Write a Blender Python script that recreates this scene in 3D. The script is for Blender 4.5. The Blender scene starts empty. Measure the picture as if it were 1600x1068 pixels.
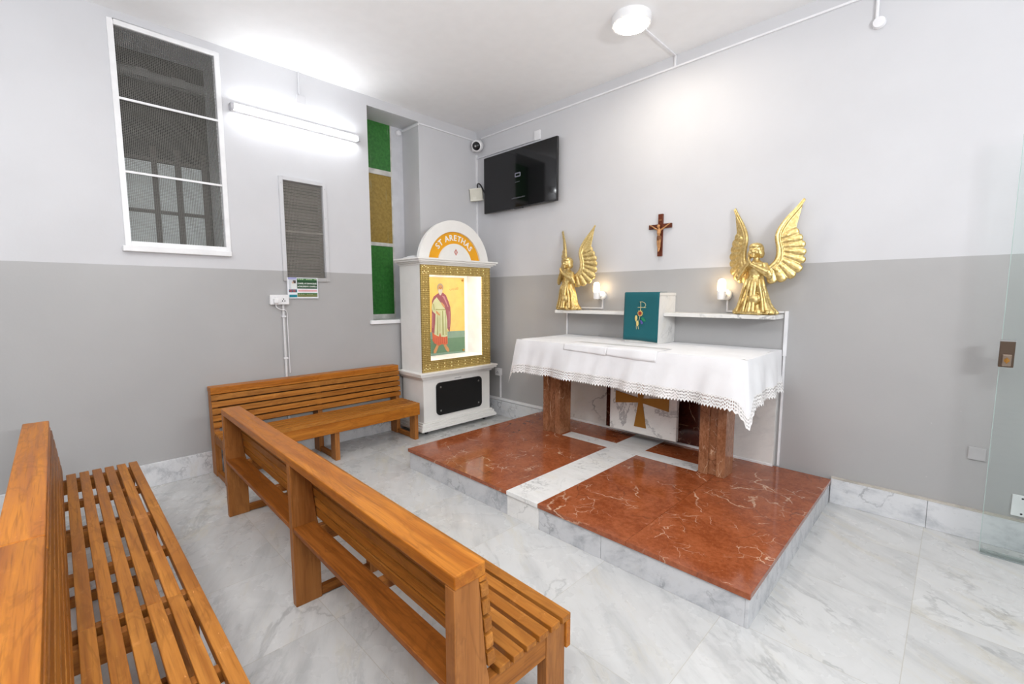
import bpy, bmesh, math, random
from mathutils import Vector, Matrix, Quaternion
random.seed(7)
PI = math.pi
S = bpy.context.scene
COL = S.collection

# ------------------------------------------------------------------ camera
def set_camera():
    yaw, pitch, roll = 0.7789, -0.1012, -0.0015
    fw = Vector((-math.sin(yaw)*math.cos(pitch), math.cos(yaw)*math.cos(pitch), math.sin(pitch)))
    rt = Vector((math.cos(yaw), math.sin(yaw), 0))
    up = rt.cross(fw)
    c, s = math.cos(roll), math.sin(roll)
    rt, up = c*rt + s*up, -s*rt + c*up
    cd = bpy.data.cameras.new('camera'); co = bpy.data.objects.new('camera', cd); COL.objects.link(co)
    cd.sensor_width = 36; cd.lens = 704.42/1600*36; cd.clip_start = 0.02
    m = Matrix((rt, up, -fw)).transposed().to_4x4(); m.translation = (4.7435, -4.136, 1.5909)
    co.matrix_world = m
    S.camera = co
set_camera()
# ------------------------------------------------------------------ world, exposure, added unseen fill lights
W = bpy.data.worlds.new('world'); S.world = W; W.use_nodes = True
W.node_tree.nodes['Background'].inputs[0].default_value = (.8, .85, 1, 1)
W.node_tree.nodes['Background'].inputs[1].default_value = 0.02
S.view_settings.view_transform = 'Standard'; S.view_settings.look = 'None'
S.view_settings.gamma = 1; S.view_settings.use_curve_mapping = False
S.view_settings.exposure = 0.09
TUBE_E, LAMP_E, BULB_E, LED_E = 36.0, 72.0, 13.0, 16.0
def ceiling_fill(x, y, w, col=(1, .99, .97), r=.45):  # added fill under the ceiling, out of view, to even the brightness
    ld = bpy.data.lights.new('ceiling_fill', 'AREA'); ld.shape = 'DISK'; ld.size = r; ld.energy = w; ld.color = col
    lo = bpy.data.objects.new('ceiling_fill', ld); lo.location = (x, y, 3.74); COL.objects.link(lo)
    return lo
ceiling_fill(4.9, -4.9, 39)
ceiling_fill(2.7, -5.4, 30)
ld = bpy.data.lights.new('upward_fill', 'AREA'); ld.shape = 'DISK'; ld.size = .5; ld.energy = 98; ld.color = (.97, .98, 1)  # added unseen fill aimed upwards to brighten the ceiling
lo = bpy.data.objects.new('upward_fill', ld); lo.location = (4.0, -4.7, 1.7); lo.rotation_euler = (PI, 0, 0); COL.objects.link(lo)
def add_wall_fill(x, y, z, face, w):
    """added fill light, out of view near a wall"""
    ld = bpy.data.lights.new('wall_fill', 'AREA'); ld.shape = 'RECTANGLE'; ld.size = 1.5; ld.size_y = .2; ld.energy = w; ld.color = (.96, .98, 1)
    lo = bpy.data.objects.new('wall_fill', ld); lo.location = (x, y, z); COL.objects.link(lo)
    lo.rotation_euler = Vector(face).to_track_quat('-Z', 'Y').to_euler()
add_wall_fill(7.1, -3.3, 2.4, (-1, .1, .4), 115)  # added fill from the right, no fitting modelled

# ------------------------------------------------------------------ materials
def srgb(r, g, b):
    f = lambda c: (c/255/12.92) if c/255 <= .04045 else ((c/255+.055)/1.055)**2.4
    return (f(r), f(g), f(b))
class NT:
    def __init__(s, name):
        s.m = bpy.data.materials.new(name); s.m.use_nodes = True
        s.t = s.m.node_tree; s.b = s.t.nodes['Principled BSDF']; s.out = s.t.nodes['Material Output']
    def n(s, typ, **kw):
        nd = s.t.nodes.new(typ)
        for k, v in kw.items():
            if k.startswith('i_'):
                key = k[2:]; key = int(key) if key.isdigit() else key.replace('_', ' ')
                s.put(nd.inputs[key], v)
            else: setattr(nd, k, v)
        return nd
    def put(s, sock, v):
        if isinstance(v, bpy.types.NodeSocket): s.t.links.new(v, sock)
        elif isinstance(v, tuple) and len(v) == 3 and sock.type == 'RGBA': sock.default_value = (*v, 1)
        else: sock.default_value = v
    def math(s, op, a, b=0.0, c=0.0, clamp=False):
        nd = s.n('ShaderNodeMath', operation=op, use_clamp=clamp)
        s.put(nd.inputs[0], a); s.put(nd.inputs[1], b)
        if op in ('SMOOTH_MIN', 'MULTIPLY_ADD', 'WRAP', 'COMPARE'): s.put(nd.inputs[2], c)
        return nd.outputs[0]
    def mix(s, fac, a, b, blend='MIX'):
        nd = s.n('ShaderNodeMix', data_type='RGBA', blend_type=blend)
        s.put(nd.inputs[0], fac); s.put(nd.inputs[6], a); s.put(nd.inputs[7], b)
        return nd.outputs[2]
    def ramp(s, v, lo, hi, a=0.0, b=1.0, smooth=True):
        nd = s.n('ShaderNodeMapRange', interpolation_type='SMOOTHSTEP' if smooth else 'LINEAR')
        s.put(nd.inputs[0], v); s.put(nd.inputs[1], lo); s.put(nd.inputs[2], hi); s.put(nd.inputs[3], a); s.put(nd.inputs[4], b)
        return nd.outputs[0]
    def noise(s, vec, scale, detail=3, rough=.5, dist=0.0):
        nd = s.n('ShaderNodeTexNoise'); nd.inputs['Scale'].default_value = scale; nd.inputs['Detail'].default_value = detail
        nd.inputs['Roughness'].default_value = rough; nd.inputs['Distortion'].default_value = dist
        if vec is not None: s.put(nd.inputs['Vector'], vec)
        return nd.outputs['Fac']
    def vmap(s, vec, loc=(0, 0, 0), rot=(0, 0, 0), sc=(1, 1, 1)):
        nd = s.n('ShaderNodeMapping'); s.put(nd.inputs[0], vec)
        s.put(nd.inputs[1], loc); s.put(nd.inputs[2], rot); s.put(nd.inputs[3], sc)
        return nd.outputs[0]
    def vadd(s, a, b, op='ADD'):
        nd = s.n('ShaderNodeVectorMath', operation=op); s.put(nd.inputs[0], a); s.put(nd.inputs[1], b); return nd.outputs[0]
    def comb(s, x, y, z):
        nd = s.n('ShaderNodeCombineXYZ'); s.put(nd.inputs[0], x); s.put(nd.inputs[1], y); s.put(nd.inputs[2], z); return nd.outputs[0]
    def sep(s, v):
        nd = s.n('ShaderNodeSeparateXYZ'); s.put(nd.inputs[0], v); return nd.outputs
    def geo(s): return s.n('ShaderNodeNewGeometry').outputs['Position']
    def obj(s): return s.n('ShaderNodeTexCoord').outputs['Object']
    def rnd(s): return s.n('ShaderNodeObjectInfo').outputs['Random']
    def bump(s, h, strength=.2, dist=.01):
        nd = s.n('ShaderNodeBump'); nd.inputs['Strength'].default_value = strength; nd.inputs['Distance'].default_value = dist
        s.put(nd.inputs['Height'], h); s.put(s.b.inputs['Normal'], nd.outputs[0])
    def set(s, **kw):
        for k, v in kw.items(): s.put(s.b.inputs[k.replace('_', ' ')], v)
        return s

def plain(name, col, rough=.5, metal=0.0, noise=.04, emit=0.0, ecol=None, coat=0.0):
    t = NT(name)
    f = t.noise(t.geo(), 9, 3)
    t.set(Base_Color=t.mix(t.ramp(f, .3, .7), tuple(c*(1-noise) for c in col), tuple(min(1, c*(1+noise)) for c in col)), Roughness=rough, Metallic=metal, Coat_Weight=coat)
    if emit: t.set(Emission_Color=ecol or col, Emission_Strength=emit)
    return t.m

UP, LOW = (.625, .627, .648), (.425, .421, .421)
def wall_paint():
    t = NT('two_tone_wall_paint'); p = t.geo(); z = t.sep(p)[2]
    edge = t.math('ADD', z, t.math('MULTIPLY', t.math('SUBTRACT', t.noise(p, 6), .5), .006))
    f = t.math('GREATER_THAN', edge, 1.8422)
    n = t.ramp(t.noise(p, 1.6, 4), .3, .7, .97, 1.02)
    spots = t.ramp(t.noise(p, 38, 2), .775, .79)
    c = t.mix(f, LOW, UP)
    c = t.mix(1.0, c, t.comb(n, n, n), 'MULTIPLY')
    c = t.mix(t.math('MULTIPLY', spots, .35), c, (.75, .74, .72))
    t.set(Base_Color=c, Roughness=t.mix(f, (.42,)*3, (.55,)*3))
    t.bump(t.noise(p, 55, 3), .08, .004)
    return t.m

def carrara(t, p, scale, base, grey, warm, vein=.5, cloud=.5):
    """white marble: grey drifting clouds, thin veins, a little warm staining"""
    w = t.noise(t.vmap(p, sc=(scale, scale, scale)), 1.0, 6, .62, .35)
    v1 = t.ramp(t.math('ABSOLUTE', t.math('SUBTRACT', w, .5)), 0.0, .022, 1, 0)
    w2 = t.noise(t.vmap(p, loc=(3.1, 7.7, 1.3), rot=(0, 0, .35), sc=(scale*1.1, scale*2.6, scale*2.0)), 1.2, 8, .68, .25)
    v2 = t.ramp(w2, .44, .78)
    m = t.ramp(t.noise(t.vmap(p, loc=(9, 2, 4)), scale*1.1, 4), .42, .66)
    c = t.mix(t.math('MULTIPLY', v2, cloud), base, grey)
    c = t.mix(t.math('MULTIPLY', t.math('MULTIPLY', v1, m), vein), c, tuple(g*.62 for g in grey))
    wf = t.ramp(t.noise(t.vmap(p, loc=(5, 1, 8), sc=(1, 2, 1)), scale*1.1, 7, .7, .2), .52, .78)
    c = t.mix(t.math('MULTIPLY', wf, .6), c, warm)
    fl = t.ramp(t.noise(t.vmap(p, sc=(1, 2.2, 1)), scale*9, 4, .65), .60, .80)
    return t.mix(t.math('MULTIPLY', fl, cloud*.42), c, tuple(g*.7 for g in grey))

def tile_floor():
    t = NT('marble_floor_tiles'); p = t.geo(); x, y, z = t.sep(p)
    u = t.math('DIVIDE', t.math('SUBTRACT', x, 4.68), .675); v = t.math('DIVIDE', t.math('SUBTRACT', y, -1.21), .685)
    iu, iv = t.math('FLOOR', u), t.math('FLOOR', v)
    fu, fv = t.math('SUBTRACT', u, iu), t.math('SUBTRACT', v, iv)
    wn = t.n('ShaderNodeTexWhiteNoise', noise_dimensions='2D'); t.put(wn.inputs['Vector'], t.comb(iu, iv, 0.0))
    r = t.sep(wn.outputs['Color'])
    q = t.vadd(t.vmap(p, rot=(0, 0, .55)), t.comb(t.math('MULTIPLY', r[0], 19.0), t.math('MULTIPLY', r[1], 23.0), t.math('MULTIPLY', r[2], 11.0)))
    q = t.vmap(q, sc=(.75, 1.55, 1))
    c = carrara(t, q, 1.5, (.60, .605, .60), (.34, .35, .355), (.54, .485, .35), .42, .62)
    br = t.ramp(r[2], 0, 1, .90, 1.04, False)
    c = t.mix(1.0, c, t.comb(br, br, br), 'MULTIPLY')
    du = t.math('MINIMUM', fu, t.math('SUBTRACT', 1.0, fu)); dv = t.math('MINIMUM', fv, t.math('SUBTRACT', 1.0, fv))
    g = t.math('LESS_THAN', t.math('MINIMUM', du, dv), .0023)
    c = t.mix(t.math('MULTIPLY', g, .75), c, (.42, .40, .35))
    t.set(Base_Color=c, Roughness=t.ramp(t.noise(p, 5, 4), .3, .7, .22, .36), IOR=1.5)
    return t.m

def marble(name, base, grey, warm, scale=3.0, rough=.25, vein=.6, cloud=.6, rot=(0, 0, 0)):
    t = NT(name); r = t.rnd()
    p = t.vadd(t.vmap(t.geo(), rot=rot), t.comb(t.math('MULTIPLY', r, 37.0), t.math('MULTIPLY', r, 19.0), 0.0))
    t.set(Base_Color=carrara(t, p, scale, base, grey, warm, vein, cloud), Roughness=rough)
    return t.m

def red_marble(name, a=(.215, .038, .011), b=(.34, .078, .026), veinamt=1.0, rough=.1, sc=(1, 1, 1)):
    t = NT(name); r = t.rnd()
    p = t.vadd(t.vmap(t.geo(), sc=sc), t.comb(t.math('MULTIPLY', r, 31.0), t.math('MULTIPLY', r, 17.0), t.math('MULTIPLY', r, 9.0)))
    d = t.n('ShaderNodeTexNoise'); d.inputs['Scale'].default_value = 6; d.inputs['Detail'].default_value = 4; t.put(d.inputs['Vector'], p)
    q = t.vadd(p, t.vadd(d.outputs['Color'], (.16, .16, .16), 'MULTIPLY'))
    def vor(scale, lo, hi):
        n = t.n('ShaderNodeTexVoronoi', feature='DISTANCE_TO_EDGE'); n.inputs['Scale'].default_value = scale; t.put(n.inputs['Vector'], q)
        return t.ramp(n.outputs['Distance'], lo, hi, 1, 0)
    m1 = t.ramp(t.noise(p, 2.6, 3), .52, .62); m2 = t.ramp(t.noise(t.vmap(p, loc=(4, 8, 2)), 5, 3), .54, .66)
    v = t.math('MAXIMUM', t.math('MULTIPLY', vor(2.6, .004, .014), m1), t.math('MULTIPLY', vor(9, .006, .02), m2))
    dk = t.math('MULTIPLY', vor(3.6, .0, .02), t.ramp(t.noise(t.vmap(p, loc=(1, 5, 2)), 2.2, 2), .5, .62))
    c = t.mix(t.ramp(t.math('ADD', t.math('MULTIPLY', t.noise(p, 5, 5, .6), .45), t.math('MULTIPLY', t.noise(p, 34, 6, .75), .55)), .36, .64), a, b)
    c = t.mix(t.math('MULTIPLY', t.ramp(t.noise(t.vmap(p, loc=(2, 2, 6)), 90, 2), .66, .74), .35*veinamt), c, (.55, .32, .19))
    c = t.mix(t.math('MULTIPLY', dk, .6), c, (.10, .03, .015))
    c = t.mix(t.math('MULTIPLY', v, .8*veinamt), c, (.66, .45, .30))
    t.set(Base_Color=c, Roughness=rough, IOR=1.5)
    return t.m

def wood(name, a, b, rough=.34, axis='x', wear=.25):
    t = NT(name); r = t.rnd()
    rot = {'x': (0, 0, 0), 'y': (0, 0, PI/2), 'z': (0, PI/2, 0)}[axis]
    o = t.vmap(t.obj(), rot=rot)
    p = t.vadd(o, t.comb(t.math('MULTIPLY', r, 13.0), t.math('MULTIPLY', r, 7.0), t.math('MULTIPLY', r, 3.0)))
    g = t.noise(t.vmap(p, sc=(1.3, 26, 26)), 1.0, 5, .65, .35)
    f = t.noise(t.vmap(p, sc=(5, 160, 160)), 1.0, 2)
    c = t.mix(t.ramp(g, .3, .72), a, b)
    c = t.mix(t.math('MULTIPLY', t.ramp(f, .50, .78), .5), c, tuple(x*.5 for x in a))
    ring = t.noise(t.vmap(p, sc=(2.2, 9, 9)), 1.0, 4, .55, 1.2)
    c = t.mix(t.math('MULTIPLY', t.ramp(t.math('ABSOLUTE', t.math('SUBTRACT', ring, .5)), 0, .05, 1, 0), .30), c, tuple(x*.55 for x in a))
    sc_ = t.ramp(t.noise(t.vmap(p, rot=(0, 0, .7), sc=(30, 110, 60)), 1.0, 3, .6), .70, .76)
    c = t.mix(t.math('MULTIPLY', sc_, wear*1.3), c, tuple(min(1, x*1.6+.10) for x in b))
    w = t.math('MULTIPLY', t.ramp(t.noise(p, 9, 5, .7), .58, .75), wear)
    c = t.mix(w, c, tuple(min(1, x*1.5+.05) for x in b))
    br = t.ramp(r, 0, 1, .86, 1.1, False)
    c = t.mix(1.0, c, t.comb(br, br, br), 'MULTIPLY')
    t.set(Base_Color=c, Roughness=t.ramp(g, .3, .7, rough+.02, rough+.18), Specular_IOR_Level=.22)
    t.bump(g, .06, .002)
    return t.m

def gold_statue():
    t = NT('gilded_paint'); p = t.geo(); n = t.noise(p, 60, 4, .6)
    t.set(Base_Color=t.mix(t.ramp(n, .35, .7), (.60, .43, .155), (.80, .64, .31)), Metallic=.88, Roughness=t.ramp(n, .3, .7, .32, .44))
    t.bump(t.noise(p, 140, 3), .05, .002)
    return t.m

def fretwork_gold():
    t = NT('gold_fretwork'); p = t.geo(); x, y, z = t.sep(p)
    a = t.math('MULTIPLY', t.math('ADD', y, z), 150.0); b = t.math('MULTIPLY', t.math('SUBTRACT', y, z), 150.0)
    w = t.math('MULTIPLY', t.math('SINE', a), t.math('SINE', b))
    k = t.math('ADD', w, t.math('MULTIPLY', t.noise(p, 45, 3), .8))
    t.set(Base_Color=t.mix(t.ramp(k, .2, .5), (.40, .27, .07), (.72, .55, .20)), Metallic=.5, Roughness=.36)
    t.bump(k, .3, .003)
    return t.m

def glass_sheet(name, tint, refl=.1, rough=.0):
    t = NT(name)
    tr = t.n('ShaderNodeBsdfTransparent'); t.put(tr.inputs[0], tint)
    gl = t.n('ShaderNodeBsdfGlossy'); gl.inputs['Roughness'].default_value = rough
    fr = t.n('ShaderNodeFresnel'); fr.inputs[0].default_value = 1.45
    mx = t.n('ShaderNodeMixShader'); t.put(mx.inputs[0], t.math('MULTIPLY', fr.outputs[0], refl/.1*.9, clamp=True)); t.put(mx.inputs[1], tr.outputs[0]); t.put(mx.inputs[2], gl.outputs[0])
    t.t.links.new(mx.outputs[0], t.out.inputs[0])
    return t.m

def lace_mat():
    t = NT('cotton_lace'); uvn = t.n('ShaderNodeTexCoord').outputs['UV']; u, v, _ = t.sep(uvn)
    # u in metres along the hem, v 0..1 down the band
    a = t.math('SINE', t.math('MULTIPLY', u, 2*PI/.030)); 
    row = t.math('MULTIPLY', v, 3.6); fr = t.math('FRACT', t.math('ADD', row, t.math('MULTIPLY', a, .16)))
    hole = t.math('MULTIPLY', t.math('GREATER_THAN', fr, .52), t.math('GREATER_THAN', t.math('SINE', t.math('MULTIPLY', u, 2*PI/.0100)), -.3))
    hole = t.math('MULTIPLY', hole, t.math('LESS_THAN', v, .8))
    t.set(Base_Color=(.86, .85, .84), Roughness=.9)
    tr = t.n('ShaderNodeBsdfTransparent'); mx = t.n('ShaderNodeMixShader'); t.put(mx.inputs[0], t.math('MULTIPLY', hole, .8)); t.put(mx.inputs[1], t.b.outputs[0]); t.put(mx.inputs[2], tr.outputs[0])
    t.t.links.new(mx.outputs[0], t.out.inputs[0])
    return t.m

def coloured_glass(name, a, b):
    t = NT(name); p = t.geo()
    n = t.noise(p, 30, 4, .6); sc = t.ramp(t.noise(t.vmap(p, sc=(40, 40, 3)), 1, 3), .66, .72)
    c = t.mix(t.ramp(n, .3, .7), a, b); c = t.mix(t.math('MULTIPLY', sc, .25), c, (.35, .45, .32))
    t.set(Base_Color=c, Roughness=.32); t.bump(t.noise(p, 160, 3), .3, .004)
    return t.m

def cloth_mat(name, col, bump=.15):
    t = NT(name); p = t.geo()
    wv = t.math('MULTIPLY', t.math('SINE', t.math('MULTIPLY', t.sep(p)[0], 1600.0)), t.math('SINE', t.math('MULTIPLY', t.sep(p)[2], 1600.0)))
    t.set(Base_Color=t.mix(t.ramp(t.noise(p, 5, 4), .3, .7), tuple(c*.93 for c in col), col), Roughness=.85, Sheen_Weight=.15)
    t.bump(t.math('ADD', t.noise(p, 14, 4), t.math('MULTIPLY', wv, .05)), bump, .012)
    return t.m

M = dict(
    wall=wall_paint(), ceil=plain('ceiling_white', (.90, .90, .905), .8, noise=.01), floor=tile_floor(),
    skirt=marble('skirting_marble', (.70, .71, .73), (.36, .38, .41), (.66, .62, .55), 3.2, .3, .7, .9),
    riser=marble('grey_riser_marble', (.60, .61, .63), (.30, .32, .35), (.55, .54, .50), 3.4, .3, .7, 1.0, (0, .6, 0)),
    white_marble=marble('white_altar_marble', (.80, .79, .765), (.46, .46, .47), (.74, .69, .58), 1.7, .2, .75, .45, (.5, .4, .2)),
    inlay=marble('white_inlay_marble', (.82, .815, .80), (.50, .50, .49), (.74, .68, .56), 3.5, .16, .6, .4),
    red=red_marble('red_floor_marble', (.225, .05, .014), (.37, .105, .038)), dark_red=red_marble('dark_red_marble', (.045, .010, .006), (.09, .02, .011), .45, .12),
    pillar=red_marble('brown_pillar_marble', (.20, .075, .032), (.40, .185, .095), 1.25, .16, (1.7, 1.7, .8)),
    cap=wood('varnished_cap_wood', (.36, .108, .011), (.54, .20, .026), .30, wear=.15),
    slat=wood('worn_slat_wood', (.30, .10, .012), (.47, .19, .033), .36, wear=.35),
    post=wood('post_wood', (.34, .125, .028), (.46, .185, .05), .38, 'z', .12),
    back=wood('dark_backing_wood', (.05, .018, .006), (.08, .03, .01), .6, wear=0),
    shelf=wood('dark_shelf_wood', (.20, .058, .008), (.34, .11, .018), .36, wear=.05),
    rail=wood('rail_wood', (.26, .085, .012), (.38, .14, .026), .42, 'y', .12),
    white=plain('white_enamel', (.84, .84, .85), .4), trunk=plain('white_plastic', (.82, .82, .84), .45),
    cream=plain('cream_painted_wood', (.87, .86, .83), .4, noise=.015), beige=plain('beige_plastic', (.66, .64, .55), .5),
    gold=gold_statue(), fret=fretwork_gold(), goldflat=plain('gold_metal_sheet', (.36, .165, .022), .38, .35),
    plaque=plain('satin_black', (.004, .004, .004), .5, noise=0), black=plain('gloss_black', (.006, .006, .007), .12, noise=0), blackp=plain('black_plastic', (.015, .015, .016), .4),
    steel=plain('brushed_steel', (.55, .55, .55), .3, 1.0), bronze=plain('bronze_lock', (.16, .115, .085), .3, .85),
    cloth=cloth_mat('white_linen', (.87, .87, .885)), teal=cloth_mat('teal_satin', (.0, .105, .125), .1), lace=lace_mat(),
    yellow=plain('yellow_band', (.86, .40, .008), .4, noise=.02), lettering=plain('white_lettering', (.9, .9, .88), .5),
    green_g=coloured_glass('green_glass', (.022, .135, .022), (.04, .20, .035)), amber_g=coloured_glass('amber_glass', (.26, .17, .028), (.36, .24, .05)),
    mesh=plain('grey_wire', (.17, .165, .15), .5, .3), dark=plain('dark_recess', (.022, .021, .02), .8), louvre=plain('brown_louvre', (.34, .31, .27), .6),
    tube=plain('lit_tube', (.9, .95, 1), .5, emit=TUBE_E, ecol=(.95, .98, 1.0)), lamp=plain('lit_diffuser', (1, .97, .92), .5, emit=LAMP_E, ecol=(1, .90, .76)),
    bulb=plain('lit_bulb', (1, .95, .85), .5, emit=BULB_E, ecol=(1, .72, .40)), led=plain('lit_led_strip', (1, 1, 1), .5, emit=LED_E, ecol=(1, .99, .96)),
    frosted=plain('frosted_lit_glass', (.42, .45, .45), .3, emit=.16, ecol=(.75, .85, .85)), niche=plain('white_niche', (.88, .87, .86), .5),
    door_glass=glass_sheet('door_glass', (.955, .978, .972), .05), glass_edge=plain('glass_edge', (.40, .52, .49), .2),
    crosswood=wood('dark_cross_wood', (.10, .022, .010), (.17, .045, .02), .3, 'z', .0), corpus=plain('tan_resin', (.46, .22, .08), .45, noise=.2),
    icon_gold=plain('icon_gold', (.55, .355, .085), .45, noise=.06), glow_dot=plain('painted_glow_dot', (1, .9, .6), .5, emit=1.0, ecol=(1, .85, .5)),  # last entry: glow painted on as if light came through the frame
)
def flat(name, r, g, b, rough=.6, **k):
    if name not in M: M[name] = plain(name, tuple(c*(.70 if name.startswith('icon_') else 1) for c in srgb(r, g, b)), rough, noise=.06, **k)
    return M[name]

# ------------------------------------------------------------------ mesh builder
class MB:
    def __init__(s): s.v = []; s.f = []; s.uv = None; s.mi = None; s.cur = 0
    def add(s, vs, fs):
        o = len(s.v); s.v += [Vector(v) for v in vs]; s.f += [tuple(i+o for i in f) for f in fs]
        return s
    def box(s, x0, x1, y0, y1, z0, z1):
        return s.add([(x, y, z) for x in (x0, x1) for y in (y0, y1) for z in (z0, z1)],
                     [(0, 1, 3, 2), (4, 6, 7, 5), (0, 4, 5, 1), (2, 3, 7, 6), (0, 2, 6, 4), (1, 5, 7, 3)])
    def prism(s, pts, axis, a, b):
        """polygon in the two other axes, pushed out along AXIS from a to b"""
        def P(p, t):
            return {'x': (t, p[0], p[1]), 'y': (p[0], t, p[1]), 'z': (p[0], p[1], t)}[axis]
        n = len(pts)
        return s.add([P(p, a) for p in pts]+[P(p, b) for p in pts],
                     [tuple(range(n)), tuple(range(2*n-1, n-1, -1))]+[(i, (i+1) % n, n+(i+1) % n, n+i) for i in range(n)])
    def ring(s, outer, inner, axis, a, b, closed=True):
        """band between two same-length outlines, pushed out along AXIS"""
        n = len(outer); m = n if closed else n-1
        P = {'x': lambda p, t: (t, p[0], p[1]), 'y': lambda p, t: (p[0], t, p[1]), 'z': lambda p, t: (p[0], p[1], t)}[axis]
        vs = [P(p, t) for t in (a, b) for p in list(outer)+list(inner)]
        fs = []
        for i in range(m):
            j = (i+1) % n
            fs += [(i, j, n+j, n+i), (2*n+i, 3*n+i, 3*n+j, 2*n+j), (i, 2*n+i, 2*n+j, j), (n+i, n+j, 3*n+j, 3*n+i)]
        if not closed: fs += [(0, n, 3*n, 2*n), (n-1, 3*n-1, 4*n-1, 2*n-1)]
        return s.add(vs, fs)
    def tube(s, pts, rad, seg=10, cap=True, flat=None):
        pts = [Vector(p) for p in pts]; n = len(pts)
        rad = [rad]*n if isinstance(rad, (int, float)) else rad
        ref = None; vs = []
        for i, p in enumerate(pts):
            d = (pts[min(i+1, n-1)]-pts[max(i-1, 0)]).normalized()
            if ref is None: ref = d.orthogonal().normalized()
            else: ref = (ref-d*ref.dot(d)).normalized()
            q = d.cross(ref)
            for k in range(seg):
                a = 2*PI*k/seg; o = ref*math.cos(a)*rad[i]+q*math.sin(a)*rad[i]
                if flat: o = o-Vector(flat[0])*o.dot(Vector(flat[0]))*(1-flat[1])
                vs.append(p+o)
        fs = [(i*seg+k, i*seg+(k+1) % seg, (i+1)*seg+(k+1) % seg, (i+1)*seg+k) for i in range(n-1) for k in range(seg)]
        if cap: fs += [tuple(range(seg-1, -1, -1)), tuple(range((n-1)*seg, n*seg))]
        return s.add(vs, fs)
    def lathe(s, prof, c=(0, 0, 0), seg=28, axis='z'):
        vs = []
        for r, h in prof:
            for k in range(seg):
                a = 2*PI*k/seg; u, w = r*math.cos(a), r*math.sin(a)
                o = {'z': (u, w, h), 'y': (u, h, w), 'x': (h, u, w)}[axis]; vs.append(Vector(c)+Vector(o))
        n = len(prof)
        fs = [(i*seg+k, i*seg+(k+1) % seg, (i+1)*seg+(k+1) % seg, (i+1)*seg+k) for i in range(n-1) for k in range(seg)]
        fs += [tuple(range(seg-1, -1, -1)), tuple(range((n-1)*seg, n*seg))]
        return s.add(vs, fs)
    def ell(s, c, r, rot=None, seg=16, rings=9):
        vs = []; R = rot or Matrix.Identity(3); c = Vector(c)
        for i in range(rings+1):
            t = PI*i/rings
            for k in range(seg):
                a = 2*PI*k/seg
                vs.append(c+R @ Vector((r[0]*math.sin(t)*math.cos(a), r[1]*math.sin(t)*math.sin(a), r[2]*math.cos(t))))
        return s.add(vs, [(i*seg+k, (i+1)*seg+k, (i+1)*seg+(k+1) % seg, i*seg+(k+1) % seg) for i in range(rings) for k in range(seg)])
    def xf(s, m):
        s.v = [m @ v for v in s.v]; return s

def wloc(o):
    v = Vector((0, 0, 0))
    while o is not None: v += o.location; o = o.parent
    return v
def build(name, mb, mat, parent=None, local=False, bevel=0.0, smooth=None, mods=(), uvs=None):
    """link MB as one mesh object; world coordinates unless LOCAL"""
    off = Vector((0, 0, 0)) if local or parent is None else wloc(parent)
    me = bpy.data.meshes.new(name); bm = bmesh.new()
    bv = [bm.verts.new(v-off) for v in mb.v]
    uvl = bm.loops.layers.uv.new('UVMap') if uvs else None
    for f in mb.f:
        try: nf = bm.faces.new([bv[i] for i in f])
        except ValueError: continue
        if uvs:
            for l, i in zip(nf.loops, f): l[uvl].uv = uvs[i]
    bmesh.ops.remove_doubles(bm, verts=bm.verts, dist=1e-6)
    bmesh.ops.recalc_face_normals(bm, faces=bm.faces)
    bm.to_mesh(me); bm.free()
    me.materials.append(M[mat] if isinstance(mat, str) else mat)
    if smooth:
        me.polygons.foreach_set('use_smooth', [True]*len(me.polygons))
        me.set_sharp_from_angle(angle=math.radians(smooth))
    o = bpy.data.objects.new(name, me); COL.objects.link(o); o.parent = parent
    if bevel:
        b = o.modifiers.new('bevel', 'BEVEL'); b.width = bevel; b.segments = 2; b.limit_method = 'ANGLE'; b.angle_limit = math.radians(50)
    for typ, kw in mods:
        md = o.modifiers.new(typ.lower(), typ)
        for k, v in kw.items(): setattr(md, k, v)
    return o
def tag(o, label, cat, group=None):
    o['label'] = label; o['category'] = cat
    if group: o['group'] = group
    return o
def thing(name, label, cat, loc, rz=0.0, group=None):
    o = bpy.data.objects.new(name, None); COL.objects.link(o); o.location = loc; o.rotation_euler = (0, 0, rz); o.empty_display_size = .1
    return tag(o, label, cat, group)
def struct(o): o['kind'] = 'structure'; return o
def text_mb(body, size, depth=.0015, font_bold=.0, align='CENTER'):
    """letters as a mesh lying in the local XY plane"""
    cu = bpy.data.curves.new('txt', 'FONT'); cu.body = body; cu.size = size; cu.extrude = depth; cu.offset = font_bold
    cu.align_x = align; cu.align_y = 'CENTER'; cu.resolution_u = 3
    ob = bpy.data.objects.new('txt', cu); COL.objects.link(ob)
    bpy.context.view_layer.update()
    me = bpy.data.meshes.new_from_object(ob.evaluated_get(bpy.context.evaluated_depsgraph_get()))
    mb = MB(); mb.add([v.co.copy() for v in me.vertices], [tuple(p.vertices) for p in me.polygons])
    bpy.data.objects.remove(ob); bpy.data.curves.remove(cu); bpy.data.meshes.remove(me)
    return mb
def frame(o, ux, uy):
    """matrix laying local XY along world ux, uy at o"""
    ux, uy = Vector(ux), Vector(uy); m = Matrix((ux, uy, ux.cross(uy))).transposed().to_4x4(); m.translation = Vector(o); return m
def arc(cx, cz, r, a0, a1, n=40): return [(cx+r*math.cos(a0+(a1-a0)*i/n), cz+r*math.sin(a0+(a1-a0)*i/n)) for i in range(n+1)]
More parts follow.
